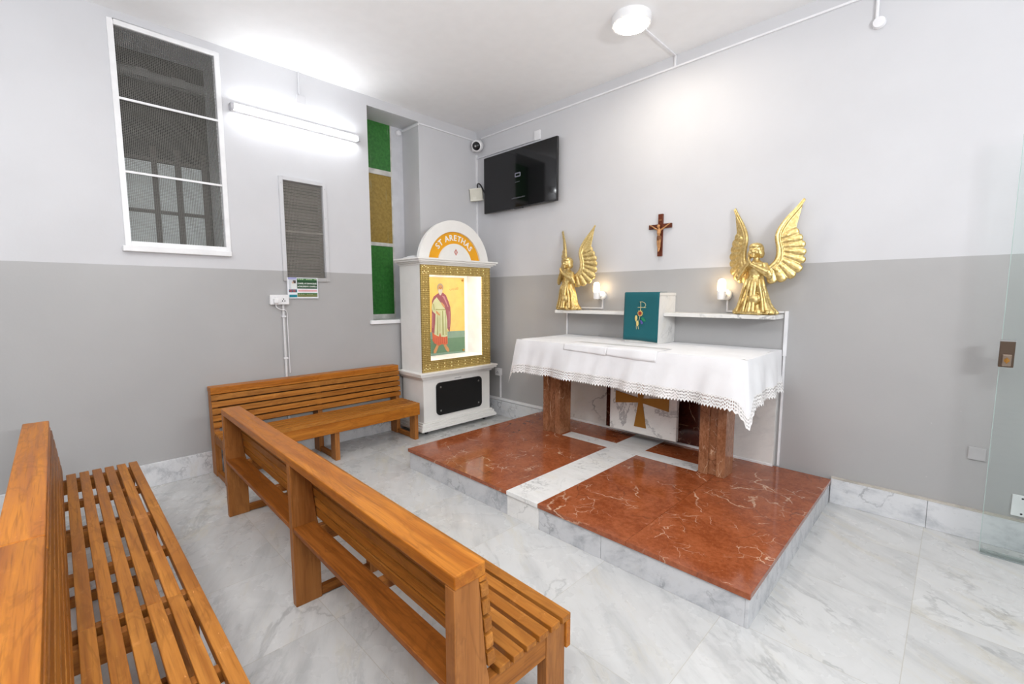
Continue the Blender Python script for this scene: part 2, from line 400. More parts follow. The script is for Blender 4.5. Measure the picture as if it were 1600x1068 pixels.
def smooth_path(pts, n=8):
    pts = [Vector(p) for p in pts]; out = []
    for i in range(len(pts)-1):
        p0, p1, p2, p3 = pts[max(i-1, 0)], pts[i], pts[i+1], pts[min(i+2, len(pts)-1)]
        for k in range(n):
            t = k/n
            out.append(.5*((2*p1)+(p2-p0)*t+(2*p0-5*p1+4*p2-p3)*t*t+(3*p1-p0-3*p2+p3)*t**3))
    return out+[pts[-1]]

# ================================================================== THE ROOM
H = 3.7667; XR, YB = 7.2, -7.4
def wall_cells(mb, axis, a, b, us, zs, holes):
    for i in range(len(us)-1):
        for j in range(len(zs)-1):
            u0, u1, z0, z1 = us[i], us[i+1], zs[j], zs[j+1]
            if any(h[0] <= u0+1e-6 and u1-1e-6 <= h[1] and h[2] <= z0+1e-6 and z1-1e-6 <= h[3] for h in holes): continue
            mb.box(a, b, u0, u1, z0, z1) if axis == 'x' else mb.box(u0, u1, a, b, z0, z1)
struct(build('floor', MB().box(-.6, XR+.2, YB-.2, .2, -.1, 0), 'floor'))
struct(build('ceiling', MB().box(-.6, XR+.2, YB-.2, .2, H, H+.1), 'ceil'))
W1, W2, W3 = (-3.662, -3.008, 2.033, 3.660), (-2.497, -2.112, 1.778, 2.714), (-1.583, -.921, 1.315, 3.665)
mb = MB(); holes = [W1, W2, W3]
us = sorted({YB, 0.0, *[h[0] for h in holes], *[h[1] for h in holes]}); zs = sorted({0.0, H, *[h[2] for h in holes], *[h[3] for h in holes]})
wall_cells(mb, 'x', -.36, 0, us, zs, holes)
struct(build('wall_left', mb, 'wall'))
struct(build('wall_altar', MB().box(-.36, XR, 0, .2, 0, H), 'wall'))
struct(build('wall_right', MB().box(XR, XR+.2, YB, .2, 0, H), 'wall'))
struct(build('wall_rear', MB().box(-.36, XR, YB-.2, YB, 0, H), 'wall'))
def skirting(name, mb): struct(build(name, mb, 'skirt', bevel=.003))
skirting('baseboard_left', MB().box(0, .026, YB, -.028, 0, .197))
mb = MB().box(0, 1.203, -.028, 0, 0, .197)
skirting('baseboard_altar', mb)
mb = MB()
for x0, x1 in ((4.138, 4.687), (4.6885, 5.62), (5.622, XR)): mb.box(x0, x1, -.03, 0, 0, .194)
skirting('baseboard_right', mb)
struct(build('trim_1', MB().box(4.138, XR, -.032, 0, .194, .203), plain('mortar_bed', (.48, .45, .40), .9, noise=.2)))

# ---- window 1: tall window under white framed wire mesh
def wire_mesh(y0, y1, z0, z1, x, pitch, w):
    mb = MB(); n = int((y1-y0)/pitch); m = int((z1-z0)/pitch)
    for i in range(1, n): y = y0+(y1-y0)*i/n; mb.box(x, x+w, y-w/2, y+w/2, z0, z1)
    for j in range(1, m): z = z0+(z1-z0)*j/m; mb.box(x-w, x, y0, y1, z-w/2, z+w/2)
    return mb
def rect_frame(mb, y0, y1, z0, z1, w, xa, xb):
    mb.box(xa, xb, y0, y0+w, z0, z1).box(xa, xb, y1-w, y1, z0, z1).box(xa, xb, y0+w, y1-w, z0, z0+w).box(xa, xb, y0+w, y1-w, z1-w, z1)
    return mb
w1 = struct(bpy.data.objects.new('window_1', None)); COL.objects.link(w1); w1.location = (0, -3.335, 2.0)
build('window_frame', rect_frame(MB(), -3.702, -2.968, 1.996, 3.696, .038, -.004, .016), 'white', w1, bevel=.003)
build('window_sill', MB().box(-.02, .05, -3.722, -2.972, 1.950, 1.995), 'white', w1, bevel=.006)
build('crossbar', MB().box(.001, .014, -3.664, -3.006, 3.115, 3.132), 'white', w1)
build('crossbar', MB().box(.001, .014, -3.664, -3.006, 2.563, 2.580), 'white', w1)
build('wire_mesh', wire_mesh(-3.662, -3.008, 2.034, 3.658, -.012, .0117, .0030), 'mesh', w1)
build('right_reveal', MB().box(-.36, -.02, -3.014, -3.0085, 2.04, 3.655), 'white', w1)
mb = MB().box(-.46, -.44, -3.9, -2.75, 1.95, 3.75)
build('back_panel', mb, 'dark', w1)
for y0, y1 in ((-3.86, -3.445), (-3.40, -3.275), (-3.235, -3.07)):
    build('frosted_pane', MB().box(-.40, -.39, y0, y1, 1.97, 2.77), 'frosted', w1)
mb = MB()
for y in (-3.425, -3.255, -3.055): mb.box(-.41, -.36, y-.02, y+.02, 1.96, 2.9)
for z in (2.34, 2.79): mb.box(-.405, -.365, -3.9, -2.8, z-.013, z+.013)
build('glazing_bars', mb, plain('brown_bars', (.06, .05, .045), .6), w1)
build('reflected_lamp_band', MB().tube([(-.40, -3.85, 3.50), (-.40, -2.8, 3.48)], .045, 10).box(-.37, -.345, -3.50, -3.42, 3.46, 3.53).box(-.37, -.345, -3.26, -3.16, 3.45, 3.52), plain('lamp_band_grey', (.24, .235, .23), .5), w1, smooth=40)  # grey band and blocks stand in for a reflected lamp and bright fixtures
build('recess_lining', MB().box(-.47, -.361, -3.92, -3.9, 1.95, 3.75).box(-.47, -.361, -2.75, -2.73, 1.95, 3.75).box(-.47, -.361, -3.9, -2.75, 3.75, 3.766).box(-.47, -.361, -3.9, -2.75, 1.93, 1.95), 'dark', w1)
# ---- window 2: small grille, frame painted over in the wall colours
w2 = struct(bpy.data.objects.new('window_2', None)); COL.objects.link(w2); w2.location = (0, -2.3, 1.77)
build('window_frame', rect_frame(MB(), -2.533, -2.074, 1.744, 2.750, .036, -.003, .020), 'wall', w2, bevel=.003)
mb = MB()
for y in (-2.515, -2.092):
    for k in range(4): mb.ell((.0205, y, 1.80+.295*k), (.003, .005, .005), seg=8, rings=5)
build('frame_screws', mb, 'steel', w2, smooth=60)
build('wire_mesh', wire_mesh(-2.497, -2.112, 1.78, 2.712, -.012, .0135, .0034), plain('taupe_wire', (.27, .255, .23), .5), w2)
mb = MB()
for k in range(31):
    z = 1.785+.0298*k
    mb.prism([(-.060, z+.022), (-.057, z+.024), (-.028, z), (-.031, z-.002)], 'y', -2.496, -2.113)
build('louvres', mb, 'louvre', w2)
build('back_panel', MB().box(-.13, -.12, -2.497, -2.112, 1.778, 2.714), 'dark', w2)
build('middle_rail', MB().box(-.03, -.014, -2.496, -2.113, 2.225, 2.243), 'louvre', w2)
# ---- window 3: deep niche with a strip of coloured glass
w3 = struct(bpy.data.objects.new('window_3', None)); COL.objects.link(w3); w3.location = (-.34, -1.34, 1.315)
XG = -.36
build('niche_wall', MB().box(-.46, XG, -1.085, -.85, 1.2, H), plain('niche_plaster', (.62, .625, .66), .7), w3)
build('niche_cover', MB().box(-.46, -.42, -1.7, -1.0, 1.2, H), 'dark', w3)
build('green_pane', MB().box(XG-.012, XG, -1.62, -1.092, 3.115, H), 'green_g', w3)
build('amber_pane', MB().box(XG-.012, XG, -1.62, -1.092, 2.247, 3.055), 'amber_g', w3)
build('green_pane', MB().box(XG-.012, XG, -1.62, -1.092, 1.372, 2.205), 'green_g', w3)
putty = plain('old_putty', (.60, .59, .56), .8, noise=.18)
for z0, z1 in ((3.055, 3.115), (2.205, 2.247), (1.318, 1.372)):
    build('glazing_rail', MB().box(XG-.02, XG+.012, -1.62, -1.092, z0, z1), putty, w3, bevel=.003)
build('edge_strip', MB().box(XG-.02, XG+.004, -1.094, -1.078, 1.318, H), putty, w3)
build('window_sill', MB().box(-.36, .03, -1.625, -.90, 1.275, 1.318), 'white', w3, bevel=.005)

# ================================================================== TRUNKING AND FITTINGS
def trunking(name, label, segs, mat='trunk', cat='cable trunking', **k):
    mb = MB()
    for s in segs: mb.box(*s)
    return tag(build(name, mb, mat, bevel=.002, **k), label, cat)
trunking('cable_trunking', 'white cable trunking along the top of the altar wall under the ceiling', [(.10, 4.19, -.016, 0, 3.652, 3.668), (4.225, XR, -.016, 0, 3.652, 3.668), (2.751, 2.769, -.014, 0, 3.668, H), (2.751, 2.769, -.66, 0, H-.012, H-.0005)])
trunking('cable_trunking', 'white cable trunking from niche to corner high on the left wall', [(0, .014, -.9212, -.05, 3.636, 3.652), (-.345, .014, -.936, -.9212, 3.620, 3.644)])
o = tag(build('junction_cap', MB().lathe([(.03, 0), (.034, .004), (.034, .03), (.028, .038), (0.001, .04)], (XG, -.985, 3.60), 20, 'x'), 'trunk', smooth=40), 'small round white junction cap inside the niche above the coloured glass', 'junction box')
trunking('cable_trunking', 'white vertical trunking running down the room corner below the camera', [(.0, .022, -.022, 0, .25, 3.47)])
trunking('cable_trunking', 'thin grey trunking line above the wall television', [(.022, 1.06, -.022, 0, 3.412, 3.430)], mat=plain('grey_trunking', (.66, .66, .69), .5))
trunking('cable_outlet', 'square white blank plate on the wall above the television', [(1.05, 1.14, -.018, 0, 3.41, 3.518)], cat='outlet')
# fixture above the tube
t = thing('cable_box', 'small white box and stub pipe above the fluorescent tube', 'junction box', (0, -2.29, 3.46))
build('box_cover', MB().box(0, .03, -2.335, -2.245, 3.462, 3.545), 'wall', t, bevel=.004)
build('stub_pipe', MB().tube([(.012, -2.30, 3.54), (.012, -2.30, H)], .009, 8), 'wall', t, smooth=40)
# ceiling pipe top right
t = thing('drop_pipe', 'thin white pipe with round cap hanging down wall at top right of photo', 'pipe', (4.207, -.012, 3.45))
build('pipe', MB().tube([(4.205, -.012, H), (4.207, -.012, 3.475)], .011, 10), 'trunk', t, smooth=40)
build('cap', MB().lathe([(.001, -.001), (.036, -.001), (.04, -.008), (.034, -.03), (.001, -.033)], (4.222, 0, 3.455), 18, 'y'), 'trunk', t, smooth=40)
# fluorescent tube
t = thing('fluorescent_light', 'long lit white fluorescent tube batten high on the left wall', 'light', (0, -2.31, 3.265))
build('batten', MB().prism([(0, 3.235), (.032, 3.242), (.036, 3.252), (.036, 3.300), (.03, 3.308), (0, 3.312)], 'y', -2.90, -1.725), 'white', t)
build('lamp_tube', MB().tube([(.062, -2.895, 3.262), (.062, -1.73, 3.262)], .0135, 14), 'tube', t, smooth=40)
for y in (-2.905, -1.72): build('end_cap', MB().box(.02, .082, y-.014, y+.014, 3.236, 3.29), flat('grey_cap', 190, 190, 195), t, bevel=.004)
# ceiling lamp
t = thing('ceiling_lamp', 'round surface mounted lit ceiling lamp above the altar', 'ceiling lamp', (2.762, -.79, H))
build('housing', MB().lathe([(.150, H), (.152, H-.05), (.147, H-.062), (.128, H-.064), (.128, H-.058), (.001, H-.058)], (2.762, -.79, 0), 40), 'white', t, smooth=40)
build('diffuser', MB().lathe([(.127, H-.059), (.124, H-.068), (.09, H-.071), (.001, H-.072)], (2.762, -.79, 0), 40), 'lamp', t, smooth=60)
# security camera
t = thing('security_camera', 'white dome security camera with black lens in the ceiling corner', 'security camera', (.03, -.03, 3.55))
build('wall_box', MB().box(.0, .085, -.085, 0, 3.50, 3.63), 'white', t, bevel=.006)
d = Vector((.45, -.82, -.35)).normalized(); cc = Vector((.115, -.085, 3.55))
q = d.to_track_quat('Z', 'Y').to_matrix().to_4x4(); q.translation = cc
build('body', MB().lathe([(.001, -.05), (.055, -.05), (.073, -.03), (.075, .015), (.068, .042), (.055, .05), (.001, .05)], (0, 0, 0), 28).xf(q), 'white', t, smooth=40)
build('lens_dome', MB().lathe([(.054, .049), (.05, .062), (.035, .074), (.018, .079), (.001, .08)], (0, 0, 0), 24).xf(q), 'black', t, smooth=60)
build('lens', MB().lathe([(.012, .079), (.012, .086), (.001, .087)], (0, 0, 0), 16).xf(q), 'steel', t, smooth=40)
# tilted beige box in the corner
t = thing('cable_box', 'tilted beige plastic box in the corner left of the television', 'junction box', (.06, -.06, 2.84))
m = Matrix.Translation((.075, -.075, 2.93)) @ Matrix.Rotation(PI/4, 4, 'Z') @ Matrix.Rotation(-.1, 4, 'Y')
build('box', MB().box(-.085, .085, -.03, .03, -.078, .078).xf(m), 'beige', t, bevel=.006)
pb = plain('pale_beige', (.72, .70, .62), .5)
for a in ((.066, .08), (-.08, -.066)): build('cover_lip', MB().box(-.09, .09, -.036, -.026, *a).xf(m), pb, t)
build('cover_tab', MB().box(-.05, -.005, -.036, -.029, -.066, -.03).xf(m), pb, t)
tag(build('black_cable', MB().tube(smooth_path([(.03, -.02, 3.045), (.07, -.05, 3.075), (.13, -.06, 3.06), (.19, -.05, 2.97), (.222, -.040, 2.89), (.228, -.035, 2.84)]), .009, 8), 'blackp', smooth=50), 'black cable looping from the corner box to the television', 'cable')
# television
t = thing('television', 'wall mounted black flat screen television left of the crucifix', 'television', (.82, 0, 3.0))
X0, X1, Z0, Z1 = .236, 1.452, 2.660, 3.360
build('casing', MB().box(X0, X1, -.085, -.052, Z0, Z1), 'blackp', t, bevel=.004)
build('screen', MB().box(X0+.007, X1-.007, -.0868, -.084, Z0+.014, Z1-.007), plain('tv_screen', (.004, .004, .005), .07, noise=0), t)
build('wall_bracket', MB().box(.55, 1.12, -.0535, -.0005, 2.82, 3.2), 'blackp', t)
glow = plain('dim_screen_glow', (.05, .05, .06), .5, emit=.16, ecol=(.6, .58, .75))
def rr(cx, cz, w, h, r, n=5):
    out = []
    for (sx, sz, a0) in ((1, 1, 0), (-1, 1, PI/2), (-1, -1, PI), (1, -1, 3*PI/2)):
        for i in range(n+1): a = a0+PI/2*i/n; out.append((cx+sx*(w/2-r)+r*math.cos(a), cz+sz*(h/2-r)+r*math.sin(a)))
    return out
build('screen_icon', MB().ring(rr(.846, 3.050, .098, .052, .012), rr(.846, 3.050, .068, .024, .006), 'y', -.0872, -.0866), glow, t)
dim = plain('dim_screen_text', (.03, .03, .035), .5, emit=.045, ecol=(.6, .6, .7))
mb = MB()
for i in range(9): mb.box(.745+.025*i, .765+.025*i, -.0872, -.0866, 2.773+.001*(i % 3), 2.785+.002*((i*5) % 3))
build('screen_caption', mb, dim, t)
build('screen_line', MB().box(.80, .88, -.0872, -.0866, 2.963, 2.971), dim, t)
build('sensor_bar', MB().box(.78, .92, -.088, -.06, Z0-.008, Z0+.004), 'blackp', t)
# sockets
def socket(name, label, y, z, w, h, gangs, wall='x', x=0):
    t = thing(name, label, 'socket', (0, y, z) if wall == 'x' else (x, 0, z))
    B = (lambda a0, a1, d0, d1, z0, z1: MB().box(d0, d1, a0, a1, z0, z1)) if wall == 'x' else (lambda a0, a1, d0, d1, z0, z1: MB().box(a0, a1, -d1, -d0, z0, z1))
    c = y if wall == 'x' else x
    build('back_box', B(c-w/2, c+w/2, 0, .035, z-h/2, z+h/2), 'trunk', t, bevel=.004)
    build('face_plate', B(c-w/2-.003, c+w/2+.003, .034, .044, z-h/2-.003, z+h/2+.003), 'white', t, bevel=.004)
    for g in range(gangs):
        gc = c+(g-(gangs-1)/2)*.07
        build('switch', B(gc-.008, gc+.008, .044, .049, z+.012, z+.032), 'white', t, bevel=.002)
        mb = MB()
        for dx, dz in ((0, .006), (-.011, -.012), (.011, -.012)):
            b = B(gc+dx-.004, gc+dx+.004, .0438, .0446, z+dz-.006, z+dz+.006); mb.add(b.v, b.f)
        build('pin_holes', mb, 'blackp', t)
    return t
t = socket('power_socket', 'white twin power socket on the left wall below the small grille', -2.588, 1.56, .168, .088, 2)
build('plug', MB().box(.044, .08, -2.650, -2.605, 1.527, 1.572), 'white', t, bevel=.006)
tag(build('power_cable', MB().tube(smooth_path([(.062, -2.63, 1.522), (.055, -2.625, 1.49), (.040, -2.585, 1.465), (.040, -2.545, 1.458), (.022, -2.520, 1.43), (.010, -2.516, 1.33), (.010, -2.516, .83)]), .0045, 8), 'trunk', smooth=50), 'thin white cable from the twin socket down beside the conduit', 'cable')
t = thing('conduit', 'grey white vertical conduit pipe below the twin socket', 'conduit', (.012, -2.551, .2))
build('pipe', MB().tube([(.013, -2.551, 1.516), (.013, -2.551, .197)], .012, 12), plain('grey_pvc', (.68, .68, .69), .45), t, smooth=40)
for z in (1.395, .98, .45): build('clip', MB().box(0, .03, -2.571, -2.531, z-.008, z+.008), 'trunk', t, bevel=.003)
socket('power_socket', 'single white power socket on the altar wall right of shrine', 0, .588, .09, .09, 1, 'y', .432)
trunking('cable_trunking', 'white trunking from the shrine socket down along the skirting', [(.440, .462, -.014, 0, .24, .543), (.03, 1.20, -.018, 0, .203, .236)])
trunking('blank_plate', 'grey painted blank plate low on the wall left of glass door', [(4.856, 4.938, -.014, 0, .531, .612)], mat=plain('grey_plate', (.455, .45, .455), .4), cat='wall plate')
# notice
t = thing('notice', 'green and white printed notice below the small grille', 'notice', (.004, -2.355, 1.675))
Y0, Y1, Z0n, Z1n = -2.505, -2.205, 1.572, 1.780
def np_(name, u0, u1, v0, v1, mat, d=.0225): return build(name, MB().box(d, d+.001, Y0+(Y1-Y0)*u0, Y0+(Y1-Y0)*u1, Z1n-(Z1n-Z0n)*v1, Z1n-(Z1n-Z0n)*v0), mat, t)
build('sheet', MB().box(.014, .0225, Y0, Y1, Z0n, Z1n), flat('paper', 232, 234, 240), t)
np_('header_bar', .31, .96, .04, .13, flat('mid_green', 70, 120, 70)); np_('title_panel', .31, .97, .13, .53, flat('dark_green', 18, 72, 34))
np_('blue_strip', .03, .30, .0, .10, flat('lilac_blue', 168, 170, 215)); np_('photo_panel', .05, .30, .10, .55, flat('pale_photo', 205, 210, 215))
np_('symbol_panel', .04, .30, .57, .71, flat('teal_blue', 60, 105, 120)); np_('address_panel', .05, .30, .82, .95, flat('notice_teal', 0, 130, 145))
np_('red_text_panel', .33, .97, .58, .68, flat('pale_pink', 235, 200, 205)); np_('footer_panel', .31, .97, .74, .93, flat('olive', 120, 125, 75))
np_('footer_band', .31, .97, .74, .80, flat('mid_green', 70, 120, 70), .0232)
np_('hair_patch', .18, .27, .14, .30, flat('hair_brown', 80, 65, 62), .0232); np_('coat_patch', .12, .28, .28, .54, flat('coat_white', 226, 230, 228), .0233); np_('face_patch', .15, .2, .2, .29, flat('face_tan', 205, 175, 150), .0234)
for u in (.10, .21):
    yc = Y0+(Y1-Y0)*u; zc = Z1n-(Z1n-Z0n)*.64
    mb = MB(); mb.ring(arc(yc, zc, .012, 0, 2*PI, 20), arc(yc, zc, .008, 0, 2*PI, 20), 'x', .0232, .0242, False); mb.prism([(yc-.008, zc+.006), (yc-.006, zc+.008), (yc+.008, zc-.006), (yc+.006, zc-.008)], 'x', .0232, .0242)
    build('prohibition_ring', mb, flat('sign_red', 200, 60, 60), t)
    build('symbol_disc', MB().lathe([(.009, .0228), (.009, .0232), (.001, .0232)], (0, yc, zc), 16, 'x'), flat('paper', 232, 234, 240), t)
for body, v, size in (('CHAPEL AV ENWACIATE', .29, .0215), ("«CHILDREN'S CHAPEL»", .43, .0205)):
    mb = text_mb(body, size, .0005, .0004)
    wd = max(p.x for p in mb.v)-min(p.x for p in mb.v); k = min(1.0, .188/wd)
    mb.xf(frame((.0238, Y0+(Y1-Y0)*.64, Z1n-(Z1n-Z0n)*v), (0, 1, 0), (0, 0, 1)) @ Matrix.Diagonal((k, 1, 1, 1)))
    build('title_line', mb, 'lettering', t)
mb = MB()
for v0, u0, n, w in ((.065, .33, 9, .05), (.775, .34, 8, .055)):
    for i in range(n):
        if i % 4 == 3: continue
        ya = Y0+(Y1-Y0)*(u0+i*.07); mb.box(.0236, .0242, ya, ya+(Y1-Y0)*w, Z1n-(Z1n-Z0n)*(v0+.035), Z1n-(Z1n-Z0n)*v0)
build('small_text_lines', mb, flat('pale_green_text', 195, 215, 180), t)
mb = MB()
for i in range(11): ya = Y0+(Y1-Y0)*(.35+i*.055); mb.box(.0236, .0242, ya, ya+(Y1-Y0)*.042, Z1n-(Z1n-Z0n)*.655, Z1n-(Z1n-Z0n)*.61)
build('red_text_lines', mb, flat('red_text', 225, 150, 155), t)

# ================================================================== BENCHES
def bench(label, L, posts, shelf, loc, rz, battens=()):
    t = thing('wooden_bench', label, 'bench', loc, rz)
    B = lambda name, mb, mat, bv=.003: build(name, mb, mat, t, local=True, bevel=bv)
    B('cap_rail', MB().box(0, L, 0, .118, .752, .797).box(0, L, .092, .1215, .735, .753), 'cap', .005)
    # slats of the leaning back
    for k in range(5):
        zt = .7305-.0600*k; f = .094+.0062*(k+1)-.004
        B('back_slat', MB().prism([(f, zt), (f+.030, zt), (f+.0345, zt-.047), (f+.0045, zt-.047)], 'x', 0.0, L), 'slat', .0025)
    for i, x in enumerate(posts):
        B('post', MB().prism([(0, 0), (.132, 0), (.132, .40), (.122, .45), (.0935, .752), (0, .752)], 'x', x, x+.046), 'post')
        B('seat_rail', MB().box(x+.003, x+.043, .132, .405, .300, .3895), 'rail')
        B('leg', MB().box(x, x+.046, .405, .508, 0, .3895), 'post')
        B('stretcher', MB().box(x+.006, x+.040, .132, .405, .004, .052), 'rail')
    for k in range(6):
        y1 = .533-.0635*k
        B('seat_slat', MB().box(-.004, L+.004, y1-.047, y1, .390, .415), 'slat', .0028)
    B('apron', MB().box(-.004, L+.004, .5085, .533, .283, .3895), 'cap')
    for x in battens: B('batten', MB().box(x, x+.04, .12, .5085, .345, .3895), 'rail')
    if not shelf: B('back_board', MB().prism([(.012, .725), (.090, .725), (.118, .43), (.012, .43)], 'x', .05, L-.05), 'back')
    if shelf:
        xs = sorted(posts)
        for a, b in zip(xs[:-1], xs[1:]): B('book_shelf', MB().box(a+.046, b, .002, .112, .405, .430), 'shelf')
    return t
bench('wooden slatted bench standing against left wall beside the white shrine', 1.865, (.004, .905, 1.815), False, (.032, -1.366, 0), -PI/2, (.45, 1.36))
bench('middle wooden bench with book shelf on its back facing the altar', 2.735, (.004, 1.342, 2.685), True, (1.045, -3.352, 0), -.0150, (.65, 2.0))
bench('nearest wooden bench in lower left corner, its far end by the left wall', 2.0, (.02, .97, 1.93), True, (.612, -4.330, 0), .0, (.47, 1.46))
bench('wooden bench continuing the nearest row, cut off at the bottom left of the photo', 2.0, (.02, .97, 1.93), True, (2.620, -4.330, 0), .0, (.47, 1.46))

# ================================================================== ALTAR PLATFORM
P = .1875; PX0, PX1, PY = 1.205, 4.1355, -1.915
t = thing('altar_platform', 'low platform of red marble with white cross inlay under the altar', 'platform', (2.67, -.96, 0))
build('riser', MB().box(PX0+.012, PX1-.006, PY+.012, -.001, 0, P-.030), 'riser', t)
for x0, x1 in ((PX0+.008, 2.497), (2.803, 3.30), (3.302, PX1-.0205)):
    build('riser_panel', MB().box(x0, x1, PY+.004, PY+.02, .0, P-.030), 'riser', t, bevel=.0015)
for y0, y1 in ((PY+.004, -1.2), (-1.198, -.55), (-.548, -.031)):
    build('riser_panel', MB().box(PX1-.02, PX1-.002, y0, y1, .0, P-.030), 'riser', t, bevel=.0015)
build('inlay_riser', MB().box(2.499, 2.801, PY+.002, PY+.02, 0, P-.029), 'inlay', t)['label'] = 'white marble riser piece under the inlaid strip'
G = .0008
def slab(x0, x1, y0, y1, mat, name): build(name, MB().box(x0+G, x1-G, y0+G, y1-G, P-.030, P), mat, t, bevel=.0012)
for xs in ((PX0-.006, 1.84, 2.5), (2.80, 3.475, PX1+.006)):
    for x0, x1 in zip(xs[:-1], xs[1:]):
        for y0, y1 in ((PY-.010, -1.26), (-1.26, -.60)): slab(x0, x1, y0, y1, 'red', 'red_slab')
slab(PX0-.006, 1.84, -.60, -.029, 'red', 'red_slab'); slab(1.84, 1.965, -.60, -.029, 'red', 'red_slab')
slab(3.475, PX1+.006, -.60, -.033, 'red', 'red_slab'); slab(3.335, 3.475, -.60, -.058, 'red', 'red_slab')
slab(1.965, 2.5, -.44, -.058, 'red', 'red_slab'); slab(2.80, 3.335, -.44, -.058, 'red', 'red_slab')
for y0, y1 in ((PY-.012, -1.26), (-1.26, -.60), (-.60, -.058)): slab(2.5, 2.8, y0, y1, 'inlay', 'cross_inlay')
slab(1.965, 2.5, -.60, -.44, 'inlay', 'cross_arm'); slab(2.8, 3.335, -.60, -.44, 'inlay', 'cross_arm')

# ================================================================== ALTAR
t = thing('altar', 'marble altar table on brown pillars with gold cross panel beneath', 'altar', (2.66, -.45, P))
build('table_top', MB().box(1.58, 3.742, -.858, -.03, 1.085, 1.154), 'white_marble', t, bevel=.003)
def pillar(x0, x1):
    o = build('pillar', MB().box(x0+.07, x1-.055, -.588, -.42, P+.0005, 1.085), 'pillar', t, bevel=.004)
    build('pilaster', MB().box(x0, x0+.072, -.612, -.43, P+.0005, 1.085), 'pillar', o, bevel=.003)
    build('pilaster', MB().box(x1-.066, x1, -.606, -.425, P+.0005, 1.085), 'pillar', o, bevel=.003)
pillar(1.722, 1.940); pillar(3.352, 3.552)
build('back_panel', MB().box(1.60, 2.135, -.056, -.004, P, 1.085), 'white_marble', t, bevel=.002)
build('back_panel', MB().box(3.19, 3.742, -.056, -.004, P, 1.085), 'white_marble', t, bevel=.002)
build('red_back_panel', MB().box(2.135, 3.19, -.050, -.004, P+.02, 1.085), 'dark_red', t)['label'] = 'dark red marble panel'
build('base_strip', MB().box(1.60, 3.742, -.064, -.05, P, P+.018), 'white', t)
cp = build('cross_panel', MB().box(2.335, 3.022, -.30, -.255, .283, 1.085), 'white_marble', t, bevel=.003)
build('panel_support', MB().box(2.42, 2.93, -.256, -.05, .30, 1.085), 'dark_red', t)
cx, cz = 2.668, .606
cross = [(cx-.022, cz-.02), (cx-.268, cz-.058), (cx-.268, cz+.062), (cx-.026, cz+.026), (cx-.06, cz+.26), (cx+.06, cz+.26), (cx+.026, cz+.026), (cx+.280, cz+.062), (cx+.280, cz-.058), (cx+.022, cz-.02), (cx+.062, cz-.256), (cx-.062, cz-.256)]
mb = MB(); a = cross
for quad in ((0, 3, 6, 9), (0, 1, 2, 3), (3, 4, 5, 6), (6, 7, 8, 9), (9, 10, 11, 0)): mb.prism([a[i] for i in quad], 'y', -.307, -.299)
build('gold_cross', mb, 'goldflat', cp)['label'] = 'gold metal cross with flared arms'
t = thing('tabernacle', 'white marble tabernacle block at the back of the altar table', 'tabernacle', (2.66, -.17, 1.154))
build('block', MB().box(2.494, 2.838, -.33, 0, 1.1575, 1.592), 'white_marble', t, bevel=.003)
build('top_slab', MB().box(2.490, 2.842, -.334, 0, 1.593, 1.622), 'white_marble', t, bevel=.003)
tag(build('altar_shelf', MB().box(1.572, 2.4935, -.25, 0, 1.408, 1.440), 'white_marble', bevel=.003), 'left white marble wall shelf carrying an angel, left of tabernacle', 'shelf')
tag(build('altar_shelf', MB().box(2.8385, 3.748, -.25, 0, 1.408, 1.440), 'white_marble', bevel=.003), 'right white marble wall shelf carrying an angel, right of tabernacle', 'shelf')

